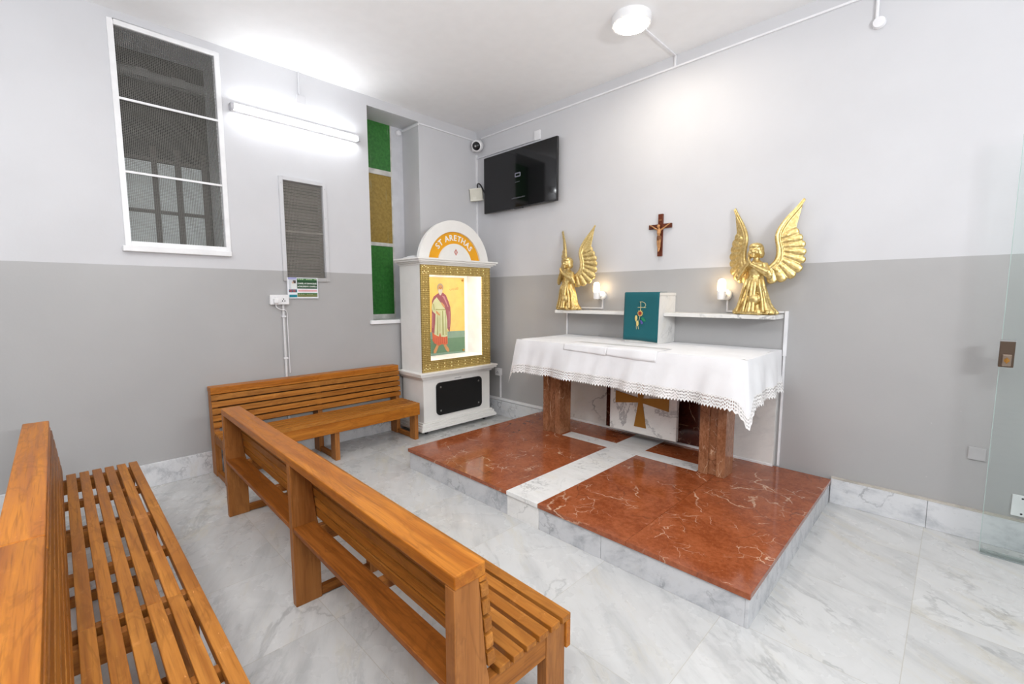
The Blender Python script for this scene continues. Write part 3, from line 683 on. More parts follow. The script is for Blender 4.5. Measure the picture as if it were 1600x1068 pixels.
# ---- altar cloth: one sheet over the table, lace band along its hem
def cloth_sheet():
    x0, x1, y0, y1, r, zt = 1.570, 3.752, -.868, -.020, .022, 1.1565
    path = []
    def edge(a, b, n):
        for i in range(n): path.append((Vector(a).lerp(Vector(b), i/n), None))
    N1, N2, NC = 26, 96, 7
    for i in range(N1): path.append((Vector((x0, y1+(y0+r-y1)*i/N1)), Vector((-1, 0))))
    for i in range(NC+1): a = PI+PI/2*i/NC; path.append((Vector((x0+r+r*math.cos(a), y0+r+r*math.sin(a))), Vector((math.cos(a), math.sin(a)))))
    for i in range(1, N2): path.append((Vector((x0+r+(x1-x0-2*r)*i/N2, y0)), Vector((0, -1))))
    for i in range(NC+1): a = 1.5*PI+PI/2*i/NC; path.append((Vector((x1-r+r*math.cos(a), y0+r+r*math.sin(a))), Vector((math.cos(a), math.sin(a)))))
    for i in range(1, N1+1): path.append((Vector((x1, y0+r+(y1-y0-r)*i/N1)), Vector((1, 0))))
    n = len(path); s = [0.0]
    for i in range(1, n): s.append(s[-1]+(path[i][0]-path[i-1][0]).length)
    cl, cr = (Vector((x0, y0)), Vector((x1, y0)))
    def drop(i):
        p = path[i][0]; d = min((p-cl).length, (p-cr).length)
        base = .238+.020*max(0, (p.x-1.6)/2.1) if abs(path[i][1].y) > .7 else .236
        return base+.135*math.exp(-(d/.045)**2)+.006*math.sin(p.x*2.1)
    def at(i, tt):
        p, nr = path[i]; d = min((p-cl).length, (p-cr).length)
        k = math.exp(-(d/.085)**2)
        side = abs(nr.x) > .9
        crease = .010*sum(math.exp(-abs(p.x-c)/.018) for c in (2.185, 2.65, 3.12))
        wave = (.015*math.sin(p.x*8.5+1.0)+.011*math.sin(p.x*19+.4+2.5*tt)+.006*math.sin(p.x*41+3*tt)+crease) if not side else .013*math.sin(p.y*19+.5+1.5*tt)+.006*math.sin(p.y*43)
        out = tt*(.030+wave*(1-k)) + .034*k*tt**1.3 + .006*math.sin(min(1, tt*4)*PI/2)
        if side and p.y > -.12: out *= max(0.2, (-p.y)/.12)
        diag = Vector((-1, -1)).normalized() if (p-cl).length < (p-cr).length else Vector((1, -1)).normalized()
        dirv = nr.lerp(diag, min(1, k*1.2)).normalized()
        sag = .0015*math.sin(p.x*5)
        # fabric gathers towards the hanging corner
        q = p+dirv*out
        z = zt-drop(i)*tt
        return Vector((q.x, q.y, z+sag*(1-tt)))
    return path, s, drop, at, zt
path, s_len, drop, at, zt = cloth_sheet()
n = len(path); T = 9; TL = 3; LACE = .076
top = MB(); rows = [[None]*n for _ in range(T+1)]
for j in range(T+1):
    for i in range(n):
        rows[j][i] = len(top.v)
        if j == 0:
            top.v.append(Vector((path[i][0].x, path[i][0].y, zt)))
        else:
            tt = j/T; top.v.append(at(i, tt) if j > 1 else at(i, tt*.5))
for j in range(T):
    for i in range(n-1): top.f.append((rows[j][i], rows[j][i+1], rows[j+1][i+1], rows[j+1][i]))
# gridded top
NX, NY = 40, 14
for a in range(NX):
    for b in range(NY):
        xs = [1.592+(3.73-1.592)*k/NX for k in (a, a+1)]; ys = [-.846+(.826)*k/NY for k in (b, b+1)]
        top.add([(x, y, zt+.0016*math.sin(x*11+y*6)*math.sin(y*13+x*3)*(1 if 0 < q < 99 else 0)) for x in xs for y, q in zip(ys, (b, b+1))], [(0, 2, 3, 1)])
top.add([(1.57, -.868, zt), (3.752, -.868, zt), (3.752, -.020, zt), (1.57, -.020, zt), (1.592, -.846, zt), (3.73, -.846, zt), (3.73, -.020, zt), (1.592, -.020, zt)],
        [(0, 1, 5, 4), (1, 2, 6, 5), (3, 0, 4, 7)])
cl = thing('altar_cloth', 'white linen altar cloth with lace hem covering the altar table', 'tablecloth', (2.66, -.43, 1.156))
build('linen_sheet', top, 'cloth', cl, smooth=75)
lace = MB(); uvs = []
# sawtooth hem at fine spacing
fine = []
tot = s_len[-1]; step = .0113; k = 0; idx = 0
while k*step < tot:
    s = k*step
    while idx < n-2 and s_len[idx+1] < s: idx += 1
    f = (s-s_len[idx])/(s_len[idx+1]-s_len[idx]); fine.append((idx, f, s, k)); k += 1
def lp(i, f, tt, ext):
    a, b = at(i, tt), at(i+1, tt); p = a.lerp(b, f)
    a2, b2 = at(i, tt-.08), at(i+1, tt-.08); q = a2.lerp(b2, f)
    return p+(p-q).normalized()*ext
for (i, f, s, k) in fine:
    e = LACE+(.016 if k % 2 else -.004)
    for j in range(TL+1):
        lace.v.append(lp(i, f, 1.0, -.002+(e+.002)*j/TL)); uvs.append((s, j/TL))
m = TL+1
for a in range(len(fine)-1):
    for j in range(TL): lace.f.append((a*m+j, (a+1)*m+j, (a+1)*m+j+1, a*m+j+1))
build('lace_trim', lace, 'lace', cl, smooth=80, uvs=uvs)['label'] = 'white openwork lace border'
mb = MB()
def front(x, tt):
    """the cloth's own front surface at x, a fraction tt down the drop"""
    i = min(range(n), key=lambda q: abs(path[q][0].x-x)+(9 if abs(path[q][1].y) < .7 else 0))
    p = at(i, tt); return (p.y-.0035, p.z)
def runner(x0, x1, slant):
    m_ = 30; rws = []
    for a in range(m_+1):
        x = x0+(x1-x0)*a/m_; end = .25+.03*math.sin(x*5)+slant*(a/m_)
        prof = [(-.62, 1.1605), (-.75, 1.1605), (-.852, 1.1605), (-.868, 1.1600), (-.8735, 1.1565)]+[front(x, end*k) for k in (.25, .5, .75, 1.0)]
        rws.append([(x, *q) for q in prof])
    m = len(rws[0])
    mb.add([q for r in rws for q in r], [(a*m+i, (a+1)*m+i, (a+1)*m+i+1, a*m+i+1) for a in range(m_) for i in range(m-1)])
runner(2.195, 2.652, .02); runner(2.648, 3.105, .05)
tag(build('folded_linen', mb, 'cloth', smooth=70, mods=[('SOLIDIFY', dict(thickness=.0016, offset=0))]), 'narrow folded white linen strip laid over the front edge of altar cloth', 'linen cloth')
# ---- veil
v = thing('tabernacle_veil', 'teal cloth veil embroidered with flower hanging over the tabernacle', 'cloth', (2.67, -.35, 1.17))
NV = 20; mb = MB()
for i in range(NV+1):
    f = i/NV; x = 2.497+(.350)*f
    row = [(x+.004*(f-.5), -.20, 1.6245), (x, -.334, 1.6245), (x, -.3405, 1.618)]
    for k in range(1, 11):
        tt = k/10; z = 1.618-tt*(.437+.011*f-.006*math.sin(f*PI)); row.append((x-.010*tt*f-.006*tt*(1-f), -.341-.004*tt-.0035*tt*math.sin(f*9+2*tt), z))
    for q in row: mb.v.append(Vector(q))
m = 13
for i in range(NV):
    for j in range(m-1): mb.f.append((i*m+j, (i+1)*m+j, (i+1)*m+j+1, i*m+j+1))
build('veil_cloth', mb, 'teal', v, smooth=60, mods=[('SOLIDIFY', dict(thickness=.003, offset=1))])
VY = -.3525
def thread(name, paths, r, mat):
    mb = MB()
    for pth in paths: mb.tube(smooth_path([(x, VY, z) for x, z in pth], 5), r, 6)
    return build(name, mb, mat, v, smooth=60)
cream_t = flat('cream_thread', 225, 215, 165)
thread('chi_rho', [[(2.668, 1.540), (2.670, 1.49), (2.667, 1.443)], [(2.660, 1.537), (2.688, 1.537), (2.711, 1.525), (2.719, 1.507), (2.708, 1.490), (2.70, 1.487)], [(2.640, 1.486), (2.68, 1.487), (2.722, 1.486)]], .0022, cream_t)
mb = MB(); pts = []
for i in range(20): a = 2*PI*i/20; rr_ = .031 if i % 2 else .021; pts.append((2.666+rr_*math.cos(a), 1.433+rr_*math.sin(a)))
build('flower_petals', MB().prism(pts, 'y', VY-.002, VY+.002), flat('petal_cream', 215, 185, 110), v)
build('flower_centre', MB().lathe([(.017, -.0045), (.016, 0)], (2.666, VY, 1.433), 16, 'y'), flat('flower_red', 150, 45, 35), v)
ear = flat('wheat_gold', 222, 200, 125)
for (x, z) in ((2.625, 1.387), (2.640, 1.339)):
    build('wheat_ear', MB().ell((x, VY, z), (.0125, .003, .027)), ear, v, smooth=60)
thread('stems', [[(2.662, 1.405), (2.659, 1.38), (2.652, 1.36)], [(2.629, 1.318), (2.632, 1.284)], [(2.648, 1.314), (2.653, 1.285)], [(2.626, 1.362), (2.63, 1.345)]], .0018, cream_t)
build('leaf', MB().prism([(2.676, 1.389), (2.688, 1.397), (2.704, 1.394), (2.726, 1.363), (2.705, 1.357), (2.688, 1.368)], 'y', VY-.0015, VY+.002), flat('leaf_green', 20, 125, 85), v)
build('grapes', MB().prism([(2.668, 1.367), (2.680, 1.368), (2.697, 1.346), (2.690, 1.334), (2.678, 1.333)], 'y', VY-.0015, VY+.002), flat('grape_violet', 90, 85, 160), v)

# ---- wall lamps with trunking
def wall_lamp(x, label, segs, tl):
    t = thing('wall_lamp', label, 'wall lamp', (x, 0, 1.6))
    build('wall_base', MB().lathe([(.001, 0), (.044, 0), (.046, -.006), (.046, -.028), (.038, -.036), (.001, -.037)], (x+.01, 0, 1.600), 24, 'y'), 'cream', t, smooth=40)
    build('arm', MB().tube([(x+.004, -.03, 1.598), (x, -.085, 1.598)], .02, 12), 'white', t, smooth=40)
    build('lamp_holder', MB().lathe([(.018, 1.555), (.032, 1.562), (.034, 1.62), (.030, 1.632), (.001, 1.632)], (x, -.11, 0), 20), 'white', t, smooth=40)
    build('glass_bulb', MB().lathe([(.030, 1.633), (.033, 1.645), (.033, 1.70), (.028, 1.722), (.016, 1.735), (.001, 1.738)], (x, -.11, 0), 22), 'bulb', t, smooth=60)
    trunking('cable_trunking', tl, segs)
wall_lamp(2.022, 'lit white wall lamp right of the left angel above left shelf', [(2.026, 2.040, -.012, 0, 1.455, 1.56), (1.62, 2.026, -.012, 0, 1.455, 1.470)], 'white L shaped trunking from left wall lamp along left shelf')
wall_lamp(3.292, 'lit white wall lamp left of the right angel above right shelf', [(3.302, 3.316, -.012, 0, 1.452, 1.56), (3.316, 3.750, -.012, 0, 1.452, 1.467)], 'white L shaped trunking from right wall lamp behind right angel')
trunking('cable_trunking', 'white vertical trunking on the wall under the left shelf end', [(1.548, 1.566, -.012, 0, 1.02, 1.44)])
trunking('cable_trunking', 'white vertical trunking dropping from right shelf end to platform', [(3.756, 3.783, -.016, 0, 1.105, 1.468), (3.760, 3.777, -.012, 0, P+.001, 1.105)])

# ================================================================== ANGELS
def wing_mb():
    lead = [(.040, .350), (.100, .374), (.142, .43), (.148, .51), (.132, .595), (.140, .65), (.168, .705), (.205, .757), (.245, .805), (.275, .845), (.300, .880)]
    mb = MB()
    L = smooth_path([(a, 0, b) for a, b in lead], 5)
    # membrane
    poly = [(p.x, p.z) for p in L]+[(.280, .81), (.256, .755), (.246, .68), (.27, .60), (.29, .50), (.28, .41), (.23, .33), (.15, .285), (.085, .285), (.045, .315)]
    c = (.215, .45)
    for i in range(len(poly)):
        p, q = poly[i], poly[(i+1) % len(poly)]
        mb.prism([p, q, c], 'y', -.006, .006)
    nL = len(L)
    mb.tube(L, [.020-.013*i/(nL-1) for i in range(nL)], 10, flat=((0, 1, 0), 1.0))
    L2 = [Vector((p.x+.028*(1-i/nL)+.004, -.008, p.z-.010)) for i, p in enumerate(L)]
    mb.tube(L2[4:], [.011-.006*i/nL for i in range(len(L2)-4)], 8)
    tips = [(.276, .645), (.304, .594), (.325, .540), (.332, .478), (.330, .412), (.308, .340), (.262, .288), (.195, .257), (.120, .243)]
    roots = [(.165, .60), (.17, .565), (.17, .53), (.172, .50), (.172, .47), (.165, .44), (.15, .41), (.125, .385), (.095, .365)]
    for i, (tp, rt) in enumerate(zip(tips, roots)):
        a, b = Vector((rt[0], -.004, rt[1])), Vector((tp[0], -.004-.003*(i % 2), tp[1])); d = (b-a); ln = d.length
        w = .031 if i < 5 else .036
        pts = [a+d*k for k in (0, .3, .6, .85, .95, 1.0)]
        mb.tube(pts, [w*.55, w*.8, w, w*.98, w*.78, w*.3], 12, flat=((0, 1, 0), .42))
        a2, b2 = a, a+d*.52
        mb.tube([a2, a2.lerp(b2, .6)+Vector((0, -.006, 0)), b2+Vector((0, -.008, 0))], [w*.4, w*.62, w*.25], 10, flat=((0, 1, 0), .5))
    return mb
def angel_body():
    mb = MB(); seg = 72
    prof = [(0, .158, .118), (.012, .170, .125), (.03, .160, .120), (.055, .138, .110), (.09, .118, .100), (.13, .102, .090), (.18, .088, .078), (.23, .076, .068), (.28, .063, .056), (.305, .056, .049), (.33, .060, .050), (.365, .068, .050), (.392, .070, .046), (.408, .056, .038), (.422, .032, .028), (.44, .022, .022), (.46, .021, .021)]
    vs = []
    for z, rx, ry in prof:
        am = .10*max(0, 1-z/.30)**.8+(.05 if .1 < z < .29 else 0)
        for k in range(seg):
            a = 2*PI*k/seg
            f = 1+am*(.55*math.sin(9*a+z*8)+.35*math.sin(15*a-z*14+1)+.25*math.sin(5*a+2+z*20))
            vs.append((rx*f*math.cos(a), ry*f*math.sin(a), z))
    n = len(prof)
    fs = [(i*seg+k, i*seg+(k+1) % seg, (i+1)*seg+(k+1) % seg, (i+1)*seg+k) for i in range(n-1) for k in range(seg)]
    fs += [tuple(range(seg-1, -1, -1)), tuple(range((n-1)*seg, n*seg))]
    mb.add(vs, fs)
    mb.v = [Vector((p.x, p.y*.72+.012 if p.z < .2 else p.y, p.z)) for p in mb.v]
    # cloth folds hanging down the skirt, knee pushed forward
    for x, y0, x2, y2, r in ((-.02, -.05, -.05, -.085, .014), (.02, -.05, .03, -.095, .016), (.05, -.05, .10, -.075, .014), (-.05, -.045, -.11, -.065, .013), (0, -.055, 0, -.10, .012)):
        mb.tube(smooth_path([(x, y0+.01, .285), (x*1.2, y0-.012, .22), (x2*.8, y2*.8, .12), (x2, y2, .02)], 5), [r*.5, r*.6, r*.7]+[r*.9]*13, 8)
    mb.ell((.02, -.052, .12), (.05, .045, .05))
    mb.tube([(-.06, 0, .305), (0, -.052, .300), (.06, 0, .305)], .008, 8)
    # head tilted a little, bobbed hair, face
    hc = Vector((-.006, -.012, .500)); h0 = len(mb.v)
    mb.ell(hc, (.038, .042, .048))
    mb.ell(hc+Vector((.002, .012, .008)), (.047, .046, .050))
    mb.ell(hc+Vector((0, .002, .030)), (.043, .045, .026))
    for sx in (-1, 1): mb.ell(hc+Vector((sx*.036, .010, -.020)), (.017, .030, .030))
    mb.ell(hc+Vector((0, -.041, -.006)), (.006, .010, .012)); mb.ell(hc+Vector((0, -.036, -.026)), (.012, .008, .005)); mb.ell(hc+Vector((0, -.034, -.038)), (.013, .010, .008))
    for sx in (-1, 1): mb.ell(hc+Vector((sx*.015, -.037, .010)), (.010, .006, .004)); mb.ell(hc+Vector((sx*.02, -.030, -.012)), (.014, .012, .014))
    mb.v[h0:] = [hc+(p-hc)*1.17 for p in mb.v[h0:]]
    # arms: wide sleeves, both hands joined before the chest
    hand = Vector((-.022, -.088, .418))
    for sx in (-1, 1):
        sh = Vector((sx*.062, -.004, .392)); el = Vector((sx*.112, -.028, .318)) if sx < 0 else Vector((sx*.100, -.040, .330))
        wr = hand+Vector((sx*.012, .008, -.022))
        mb.tube([sh, sh.lerp(el, .5), el], [.026, .027, .026], 12)
        mb.tube([el, el.lerp(wr, .5), wr], [.026, .020, .014], 12)
        tip = el+Vector((sx*.026, .010, -.052 if sx > 0 else -.045))
        mb.tube([el+Vector((0, 0, .008)), el.lerp(tip, .6), tip], [.024, .026, .010], 12, flat=((0, 1, 0), .7))
        mb.tube([wr, el.lerp(tip, .8)], [.012, .016], 10)
        # palm and fingers
        mb.tube([wr, hand+Vector((sx*.005, -.001, .004))], [.010, .011], 10)
        for k in range(4): mb.tube([hand+Vector((sx*.005, -.012+.007*k, .004)), hand+Vector((sx*.003, -.016+.007*k, .034-.003*abs(k-1.4)))], [.0042, .003], 6)
        mb.tube([hand+Vector((sx*.006, .004, -.004)), hand+Vector((sx*.004, .018, .016))], [.0045, .0035], 6)
    # collar and shoulder yoke
    mb.tube([(-.05, -.006, .402), (-.02, -.04, .378), (0, -.05, .362)], [.010, .010, .007], 8); mb.tube([(.05, -.006, .402), (.02, -.04, .378), (0, -.05, .362)], [.010, .010, .007], 8)
    # hem puddle and small rock base
    for k in range(14):
        a = 2*PI*k/14+.2; mb.ell((.146*math.cos(a), .012+.076*math.sin(a), .021), (.026, .018, .014+.006*(k % 3)))
    mb.box(-.13, .13, -.062, .085, .003, .014)
    return mb
REM = lambda v: ('REMESH', dict(mode='VOXEL', voxel_size=v, use_smooth_shade=True))
def angel(label, loc, rz, src=None):
    t = thing('angel_statue', label, 'statue', loc, rz, 'gold angel statues on the altar shelves')
    if src is None:
        build('body', angel_body(), 'gold', t, local=True, mods=[REM(.0036), ('SMOOTH', dict(factor=.5, iterations=3))])
        w = wing_mb()
        for s_ in (1, -1):
            m = Matrix.Rotation(math.radians(24 if s_ > 0 else 180-28), 4, 'Z')
            wb = MB(); wb.add([Vector(p) for p in w.v], w.f)
            if s_ < 0: wb.v = [Vector((p.x*.93, -p.y, p.z)) for p in wb.v]
            wb.xf(m)
            build('wing', wb, 'gold', t, local=True, mods=[REM(.0036), ('SMOOTH', dict(factor=.5, iterations=2))])
    else:
        for ch in src.children:
            c = ch.copy(); c.parent = t; COL.objects.link(c)
    return t
A1 = angel('gold angel statue on the left shelf, standing under the television side', (1.712, -.195, 1.4435), math.radians(-11))
angel('gold angel statue on the right shelf, beside the right lamp', (3.576, -.185, 1.4435), math.radians(-6), A1)

# ================================================================== CRUCIFIX
t = thing('crucifix', 'small dark wooden crucifix hanging on the wall above the tabernacle', 'crucifix', (2.668, 0, 1.97))
mb = MB().box(2.646, 2.692, -.022, 0, 1.970, 2.366)
cr = build('cross_upright', mb, 'crosswood', t, bevel=.002)
build('cross_bar', MB().box(2.552, 2.780, -.0225, -.0005, 2.230, 2.272), 'crosswood', t, bevel=.002)
mb = MB(); cxx, yy = 2.668, -.034
mb.tube(smooth_path([(cxx, yy, 2.222), (cxx, yy-.006, 2.20), (cxx-.002, yy-.008, 2.175), (cxx, yy-.002, 2.150), (cxx, yy-.002, 2.135)], 4), [.016]*4+[.018]*4+[.014]*5+[.014]*4, 12)
mb.tube([(cxx, yy, 2.218), (cxx-.002, yy-.008, 2.235)], [.008, .008], 8)
mb.ell((cxx-.006, yy-.013, 2.247), (.012, .013, .016)); mb.ell((cxx-.005, yy-.008, 2.252), (.0145, .013, .014))
for sx in (-1, 1):
    mb.tube(smooth_path([(cxx+sx*.014, yy, 2.215), (cxx+sx*.045, yy+.004, 2.234), (cxx+sx*.078, yy+.007, 2.256), (cxx+sx*.092, yy+.008, 2.263)], 4), [.0085]*4+[.007]*4+[.0055]*4+[.005], 8)
    mb.ell((cxx+sx*.097, yy+.008, 2.266), (.007, .004, .006))
    mb.tube(smooth_path([(cxx+sx*.008, yy, 2.140), (cxx+sx*.010+.003, yy-.012, 2.095), (cxx+sx*.006, yy, 2.050), (cxx+sx*.004, yy-.004, 2.028)], 4), [.0115]*4+[.0095]*4+[.007]*4+[.006], 8)
    mb.tube([(cxx+sx*.004, yy-.002, 2.030), (cxx+sx*.003, yy-.012, 2.012)], [.006, .004], 8)
co = build('corpus', mb, 'corpus', t, mods=[REM(.0022), ('SMOOTH', dict(factor=.5, iterations=2))])
mb = MB().tube([(cxx, yy-.002, 2.160), (cxx, yy-.003, 2.142), (cxx, yy-.004, 2.118)], [.018, .021, .019], 14); mb.tube([(cxx+.018, yy-.006, 2.152), (cxx+.022, yy-.006, 2.11)], [.007, .005], 8)
build('loincloth', mb, flat('dark_ochre', 120, 72, 34), co, smooth=60)
build('title_plate', MB().box(2.655, 2.683, -.026, -.022, 2.30, 2.315), flat('dark_ochre', 120, 72, 34), t)

# ================================================================== SHRINE CABINET
FX, YL, YR = .48, -1.258, -.222
t = thing('shrine_cabinet', 'tall white shrine cabinet with gold fretwork frame and arched name top', 'shrine', (.26, -.74, 0))
build('plinth', MB().box(.052, FX-.004, YL+.008, YR-.008, .07, .655), 'cream', t, bevel=.003)
def moulding(name, prof, zbase):
    """stepped moulding on front and both ends: prof = (outset, z0, z1)"""
    mb = MB()
    for o_, z0, z1 in prof: mb.box(.045, FX+o_, YL-o_, YR+o_, zbase+z0, zbase+z1)
    return build(name, mb, 'cream', t, bevel=.003)
moulding('base_moulding', ((.058, 0, .026), (.048, .026, .042), (.036, .042, .072), (.018, .072, .09)), .052)
moulding('middle_cornice', ((.014, -.02, 0), (.034, 0, .02), (.060, .02, .044), (.070, .044, .062)), .662)
moulding('top_cornice', ((.012, -.018, 0), (.034, 0, .016), (.060, .016, .036), (.076, .036, .056)), 1.962)
mb = MB()
for x in (.10, .44):
    for y in (-1.2, -.3): mb.tube([(x, y-.012, .025), (x, y+.012, .025)], .024, 14).box(x-.012, x+.012, y-.012, y+.012, .03, .07)
build('castors', mb, 'blackp', t)
# upper cabinet as a hollow box
OY0, OY1, OZ0, OZ1 = -1.146, -.350, .852, 1.834
mb = MB().box(.052, .064, YL, YR, .72, 1.962).box(.064, FX-.014, YL, YL+.014, .72, 1.962).box(.064, FX-.014, YR-.014, YR, .72, 1.962).box(.064, FX-.014, YL+.014, YR-.014, .72, .846).box(.064, FX-.014, YL+.014, YR-.014, 1.90, 1.962)
build('cabinet_body', mb, 'cream', t)
mb = MB().box(.066, .072, YL+.03, YR-.03, .847, 1.899).box(.072, FX-.016, YL+.022, YL+.03, .847, 1.899).box(.072, FX-.016, YR-.03, YR-.022, .847, 1.899).box(.072, FX-.016, YL+.03, YR-.03, .8465, .85).box(.072, FX-.016, YL+.03, YR-.03, 1.89, 1.899)
build('niche_lining', mb, 'niche', t)
mb = MB().box(FX-.014, FX, YL, OY0, .724, 1.948).box(FX-.014, FX, OY1, YR, .724, 1.948).box(FX-.014, FX, OY0, OY1, .724, OZ0).box(FX-.014, FX, OY0, OY1, OZ1, 1.948)
gf = build('gold_frame', mb, 'fret', t); gf['label'] = 'gold fretwork frame with added glowing dots'
# raised lattice, and emissive dots standing in for light through cut holes
lat = MB(); dots_ = MB()
def diamond(mb, y, z, r, x0, x1): mb.prism([(y+r, z), (y, z+r), (y-r, z), (y, z-r)], 'x', x0, x1)
def motif(y, z, r):
    lat.ring([(y+r, z), (y, z+r), (y-r, z), (y, z-r)], [(y+r*.72, z), (y, z+r*.72), (y-r*.72, z), (y, z-r*.72)], 'x', FX-.001, FX+.004)
    for dy, dz in ((r*.78, r*.78), (-r*.78, r*.78), (r*.78, -r*.78), (-r*.78, -r*.78)): lat.box(FX-.001, FX+.003, y+dy-.004, y+dy+.004, z+dz-.004, z+dz+.004)
    diamond(lat, y, z, r*.3, FX-.001, FX+.004)
ny = 10
for k in range(ny):
    y = YL+.05+(YR-YL-.1)*k/(ny-1)
    for z in (1.891, .788):
        motif(y, z, .040)
        for dz in (-.021, .021): diamond(dots_, y+.052, z+dz, .0058, FX, FX+.0015)
nz = 12
for k in range(1, nz):
    z = .788+(1.891-.788)*k/nz
    for y in (YL+.055, YR-.063):
        motif(y, z, .036)
        diamond(dots_, y-.02, z+.045, .0036, FX, FX+.0015); diamond(dots_, y+.02, z+.045, .0036, FX, FX+.0015)
for z in (1.86, .80, 1.92, .76):
    for dy in (0, .022, .044): diamond(dots_, YL+.028+dy, z+(.012 if dy == .022 else 0), .0058, FX, FX+.0015)
build('lattice', lat, 'fret', gf); build('glow_dots', dots_, 'glow_dot', gf)
rect = MB()
for (y0, y1, z0, z1) in ((OY0-.006, OY0, OZ0-.006, OZ1+.006), (OY1, OY1+.006, OZ0-.006, OZ1+.006), (OY0, OY1, OZ0-.006, OZ0), (OY0, OY1, OZ1, OZ1+.006), (YL, YL+.006, .724, 1.948), (YR-.006, YR, .724, 1.948)):
    rect.box(FX-.002, FX+.005, y0, y1, z0, z1)
build('frame_border', rect, 'fret', gf)
# led strips behind the frame
for nm, a in (('led_strip', (FX-.05, FX-.03, -1.195, -1.185, .87, 1.87)), ('led_strip', (FX-.05, FX-.03, -.290, -.280, .87, 1.87)), ('led_strip', (FX-.06, FX-.035, -1.15, -.33, 1.872, 1.882))):
    build(nm, MB().box(*a), 'led', t)
# arch
ZC, YC, RA = 1.954, -.755, .519
a0 = math.asin((2.018-ZC)/RA); XA = FX-.052
def seg_arc(r, zc=ZC): a = math.asin((2.0185-zc)/r); return arc(YC, zc, r, a, PI-a, 56)
build('arch', MB().ring(seg_arc(RA), seg_arc(.390), 'x', XA, FX-.005, False), 'cream', t, smooth=30)
band = build('name_band', MB().ring(seg_arc(.391), seg_arc(.250), 'x', XA, XA+.022, False), 'yellow', t)
band['label'] = 'yellow arched band with white lettering'
build('arch_core', MB().prism(seg_arc(.252), 'x', XA, FX-.012), 'cream', t)
lets = MB(); body = 'ST ARETHAS'; widths = []
glyphs = []
for ch in body:
    if ch == ' ': glyphs.append((None, .030)); continue
    g_ = text_mb(ch, .092, .002, .0022); x0 = min(p.x for p in g_.v); x1 = max(p.x for p in g_.v)
    g_.xf(Matrix.Translation((-(x0+x1)/2, 0, 0))); glyphs.append((g_, x1-x0+.009))
tw = sum(w for _, w in glyphs); RT = .318; s_ = -tw/2
for g_, w in glyphs:
    if g_:
        th = -(s_+w/2)/RT
        up = Vector((0, -math.sin(th), math.cos(th))); ux = Vector((0, math.cos(th), math.sin(th)))
        c = Vector((XA+.0225, YC, ZC))+up*RT
        g_.xf(frame(c, ux, up)); lets.add(g_.v, g_.f)
    s_ += w
build('lettering', lets, 'lettering', band)
mb = MB().ring([(YC+.035, 2.108), (YC+.008, 2.148), (YC-.019, 2.108), (YC+.008, 2.068)], [(YC+.022, 2.108), (YC+.008, 2.128), (YC-.006, 2.108), (YC+.008, 2.088)], 'x', FX-.0125, FX-.010)
diamond(mb, YC+.008, 2.108, .007, FX-.0125, FX-.010)
build('diamond_emblem', mb, flat('faded_red', 196, 120, 110), t)
pq = build('black_plaque', MB().prism(rr(-.727, .392, .702, .388, .055, 8), 'x', FX-.005, FX+.012), 'plaque', t, bevel=.002)
for y in (-1.02, -.434):
    for z in (.252, .532): build('screw', MB().lathe([(.0115, FX+.011), (.0105, FX+.016), (.001, FX+.017)], (0, y, z), 14, 'x'), 'steel', pq, smooth=40)
build('maker_label', MB().box(FX-.005, FX-.0025, -.80, -.70, .607, .613), flat('grey_print', 150, 150, 150), t)
# ---- icon inside
ic = thing('icon_panel', 'painted gold icon panel of robed standing saint inside the shrine', 'icon', (.11, -.72, .851))
IY0, IY1, IZ0, IZ1, IX = -1.110, -.335, .852, 1.828, .112
build('gold_board', MB().box(IX-.012, IX, IY0, IY1, IZ0, IZ1), 'icon_gold', ic)
def paint(name, poly, mat, d=1): return build(name, MB().prism(poly, 'x', IX-.002, IX+.0006*d), mat, ic)
paint('green_ground', [(IY0, IZ0), (IY1, IZ0), (IY1, 1.140), (IY0, 1.150)], flat('icon_green', 92, 128, 100), 1)
paint('pale_band', [(IY0, 1.066), (IY1, 1.054), (IY1, 1.140), (IY0, 1.150)], flat('icon_greygreen', 122, 150, 135), 2)
paint('lower_band', [(IY0, IZ0), (IY1, IZ0), (IY1, .872), (IY0, .885)], flat('icon_greygreen', 122, 150, 135), 2)
paint('red_hem', [(-.856, 1.147), (-.825, 1.125), (-.756, 1.095), (-.737, 1.145), (-.722, 1.09), (-.623, 1.09), (-.62, .983), (-.663, .975), (-.71, .986), (-.758, .971), (-.81, .997), (-.852, 1.039)], flat('icon_orange', 205, 98, 62), 3)
paint('cloak', [(-.85, 1.534), (-.823, 1.588), (-.763, 1.625), (-.683, 1.637), (-.636, 1.604), (-.6, 1.532), (-.57, 1.455), (-.565, 1.365), (-.57, 1.243), (-.586, 1.137), (-.624, 1.19), (-.63, 1.3), (-.70, 1.35), (-.80, 1.30), (-.817, 1.22), (-.825, 1.135), (-.866, 1.148), (-.858, 1.288), (-.852, 1.417)], flat('icon_mauve', 150, 78, 88), 4)
paint('robe', [(-.78, 1.579), (-.745, 1.539), (-.699, 1.49), (-.647, 1.423), (-.622, 1.278), (-.623, 1.084), (-.667, 1.075), (-.722, 1.082), (-.737, 1.141), (-.756, 1.087), (-.795, 1.102), (-.825, 1.118), (-.811, 1.243), (-.803, 1.372), (-.841, 1.4), (-.859, 1.438), (-.85, 1.492), (-.824, 1.54)], flat('icon_robe', 200, 203, 160), 5)
olive = flat('icon_olive', 150, 150, 88)
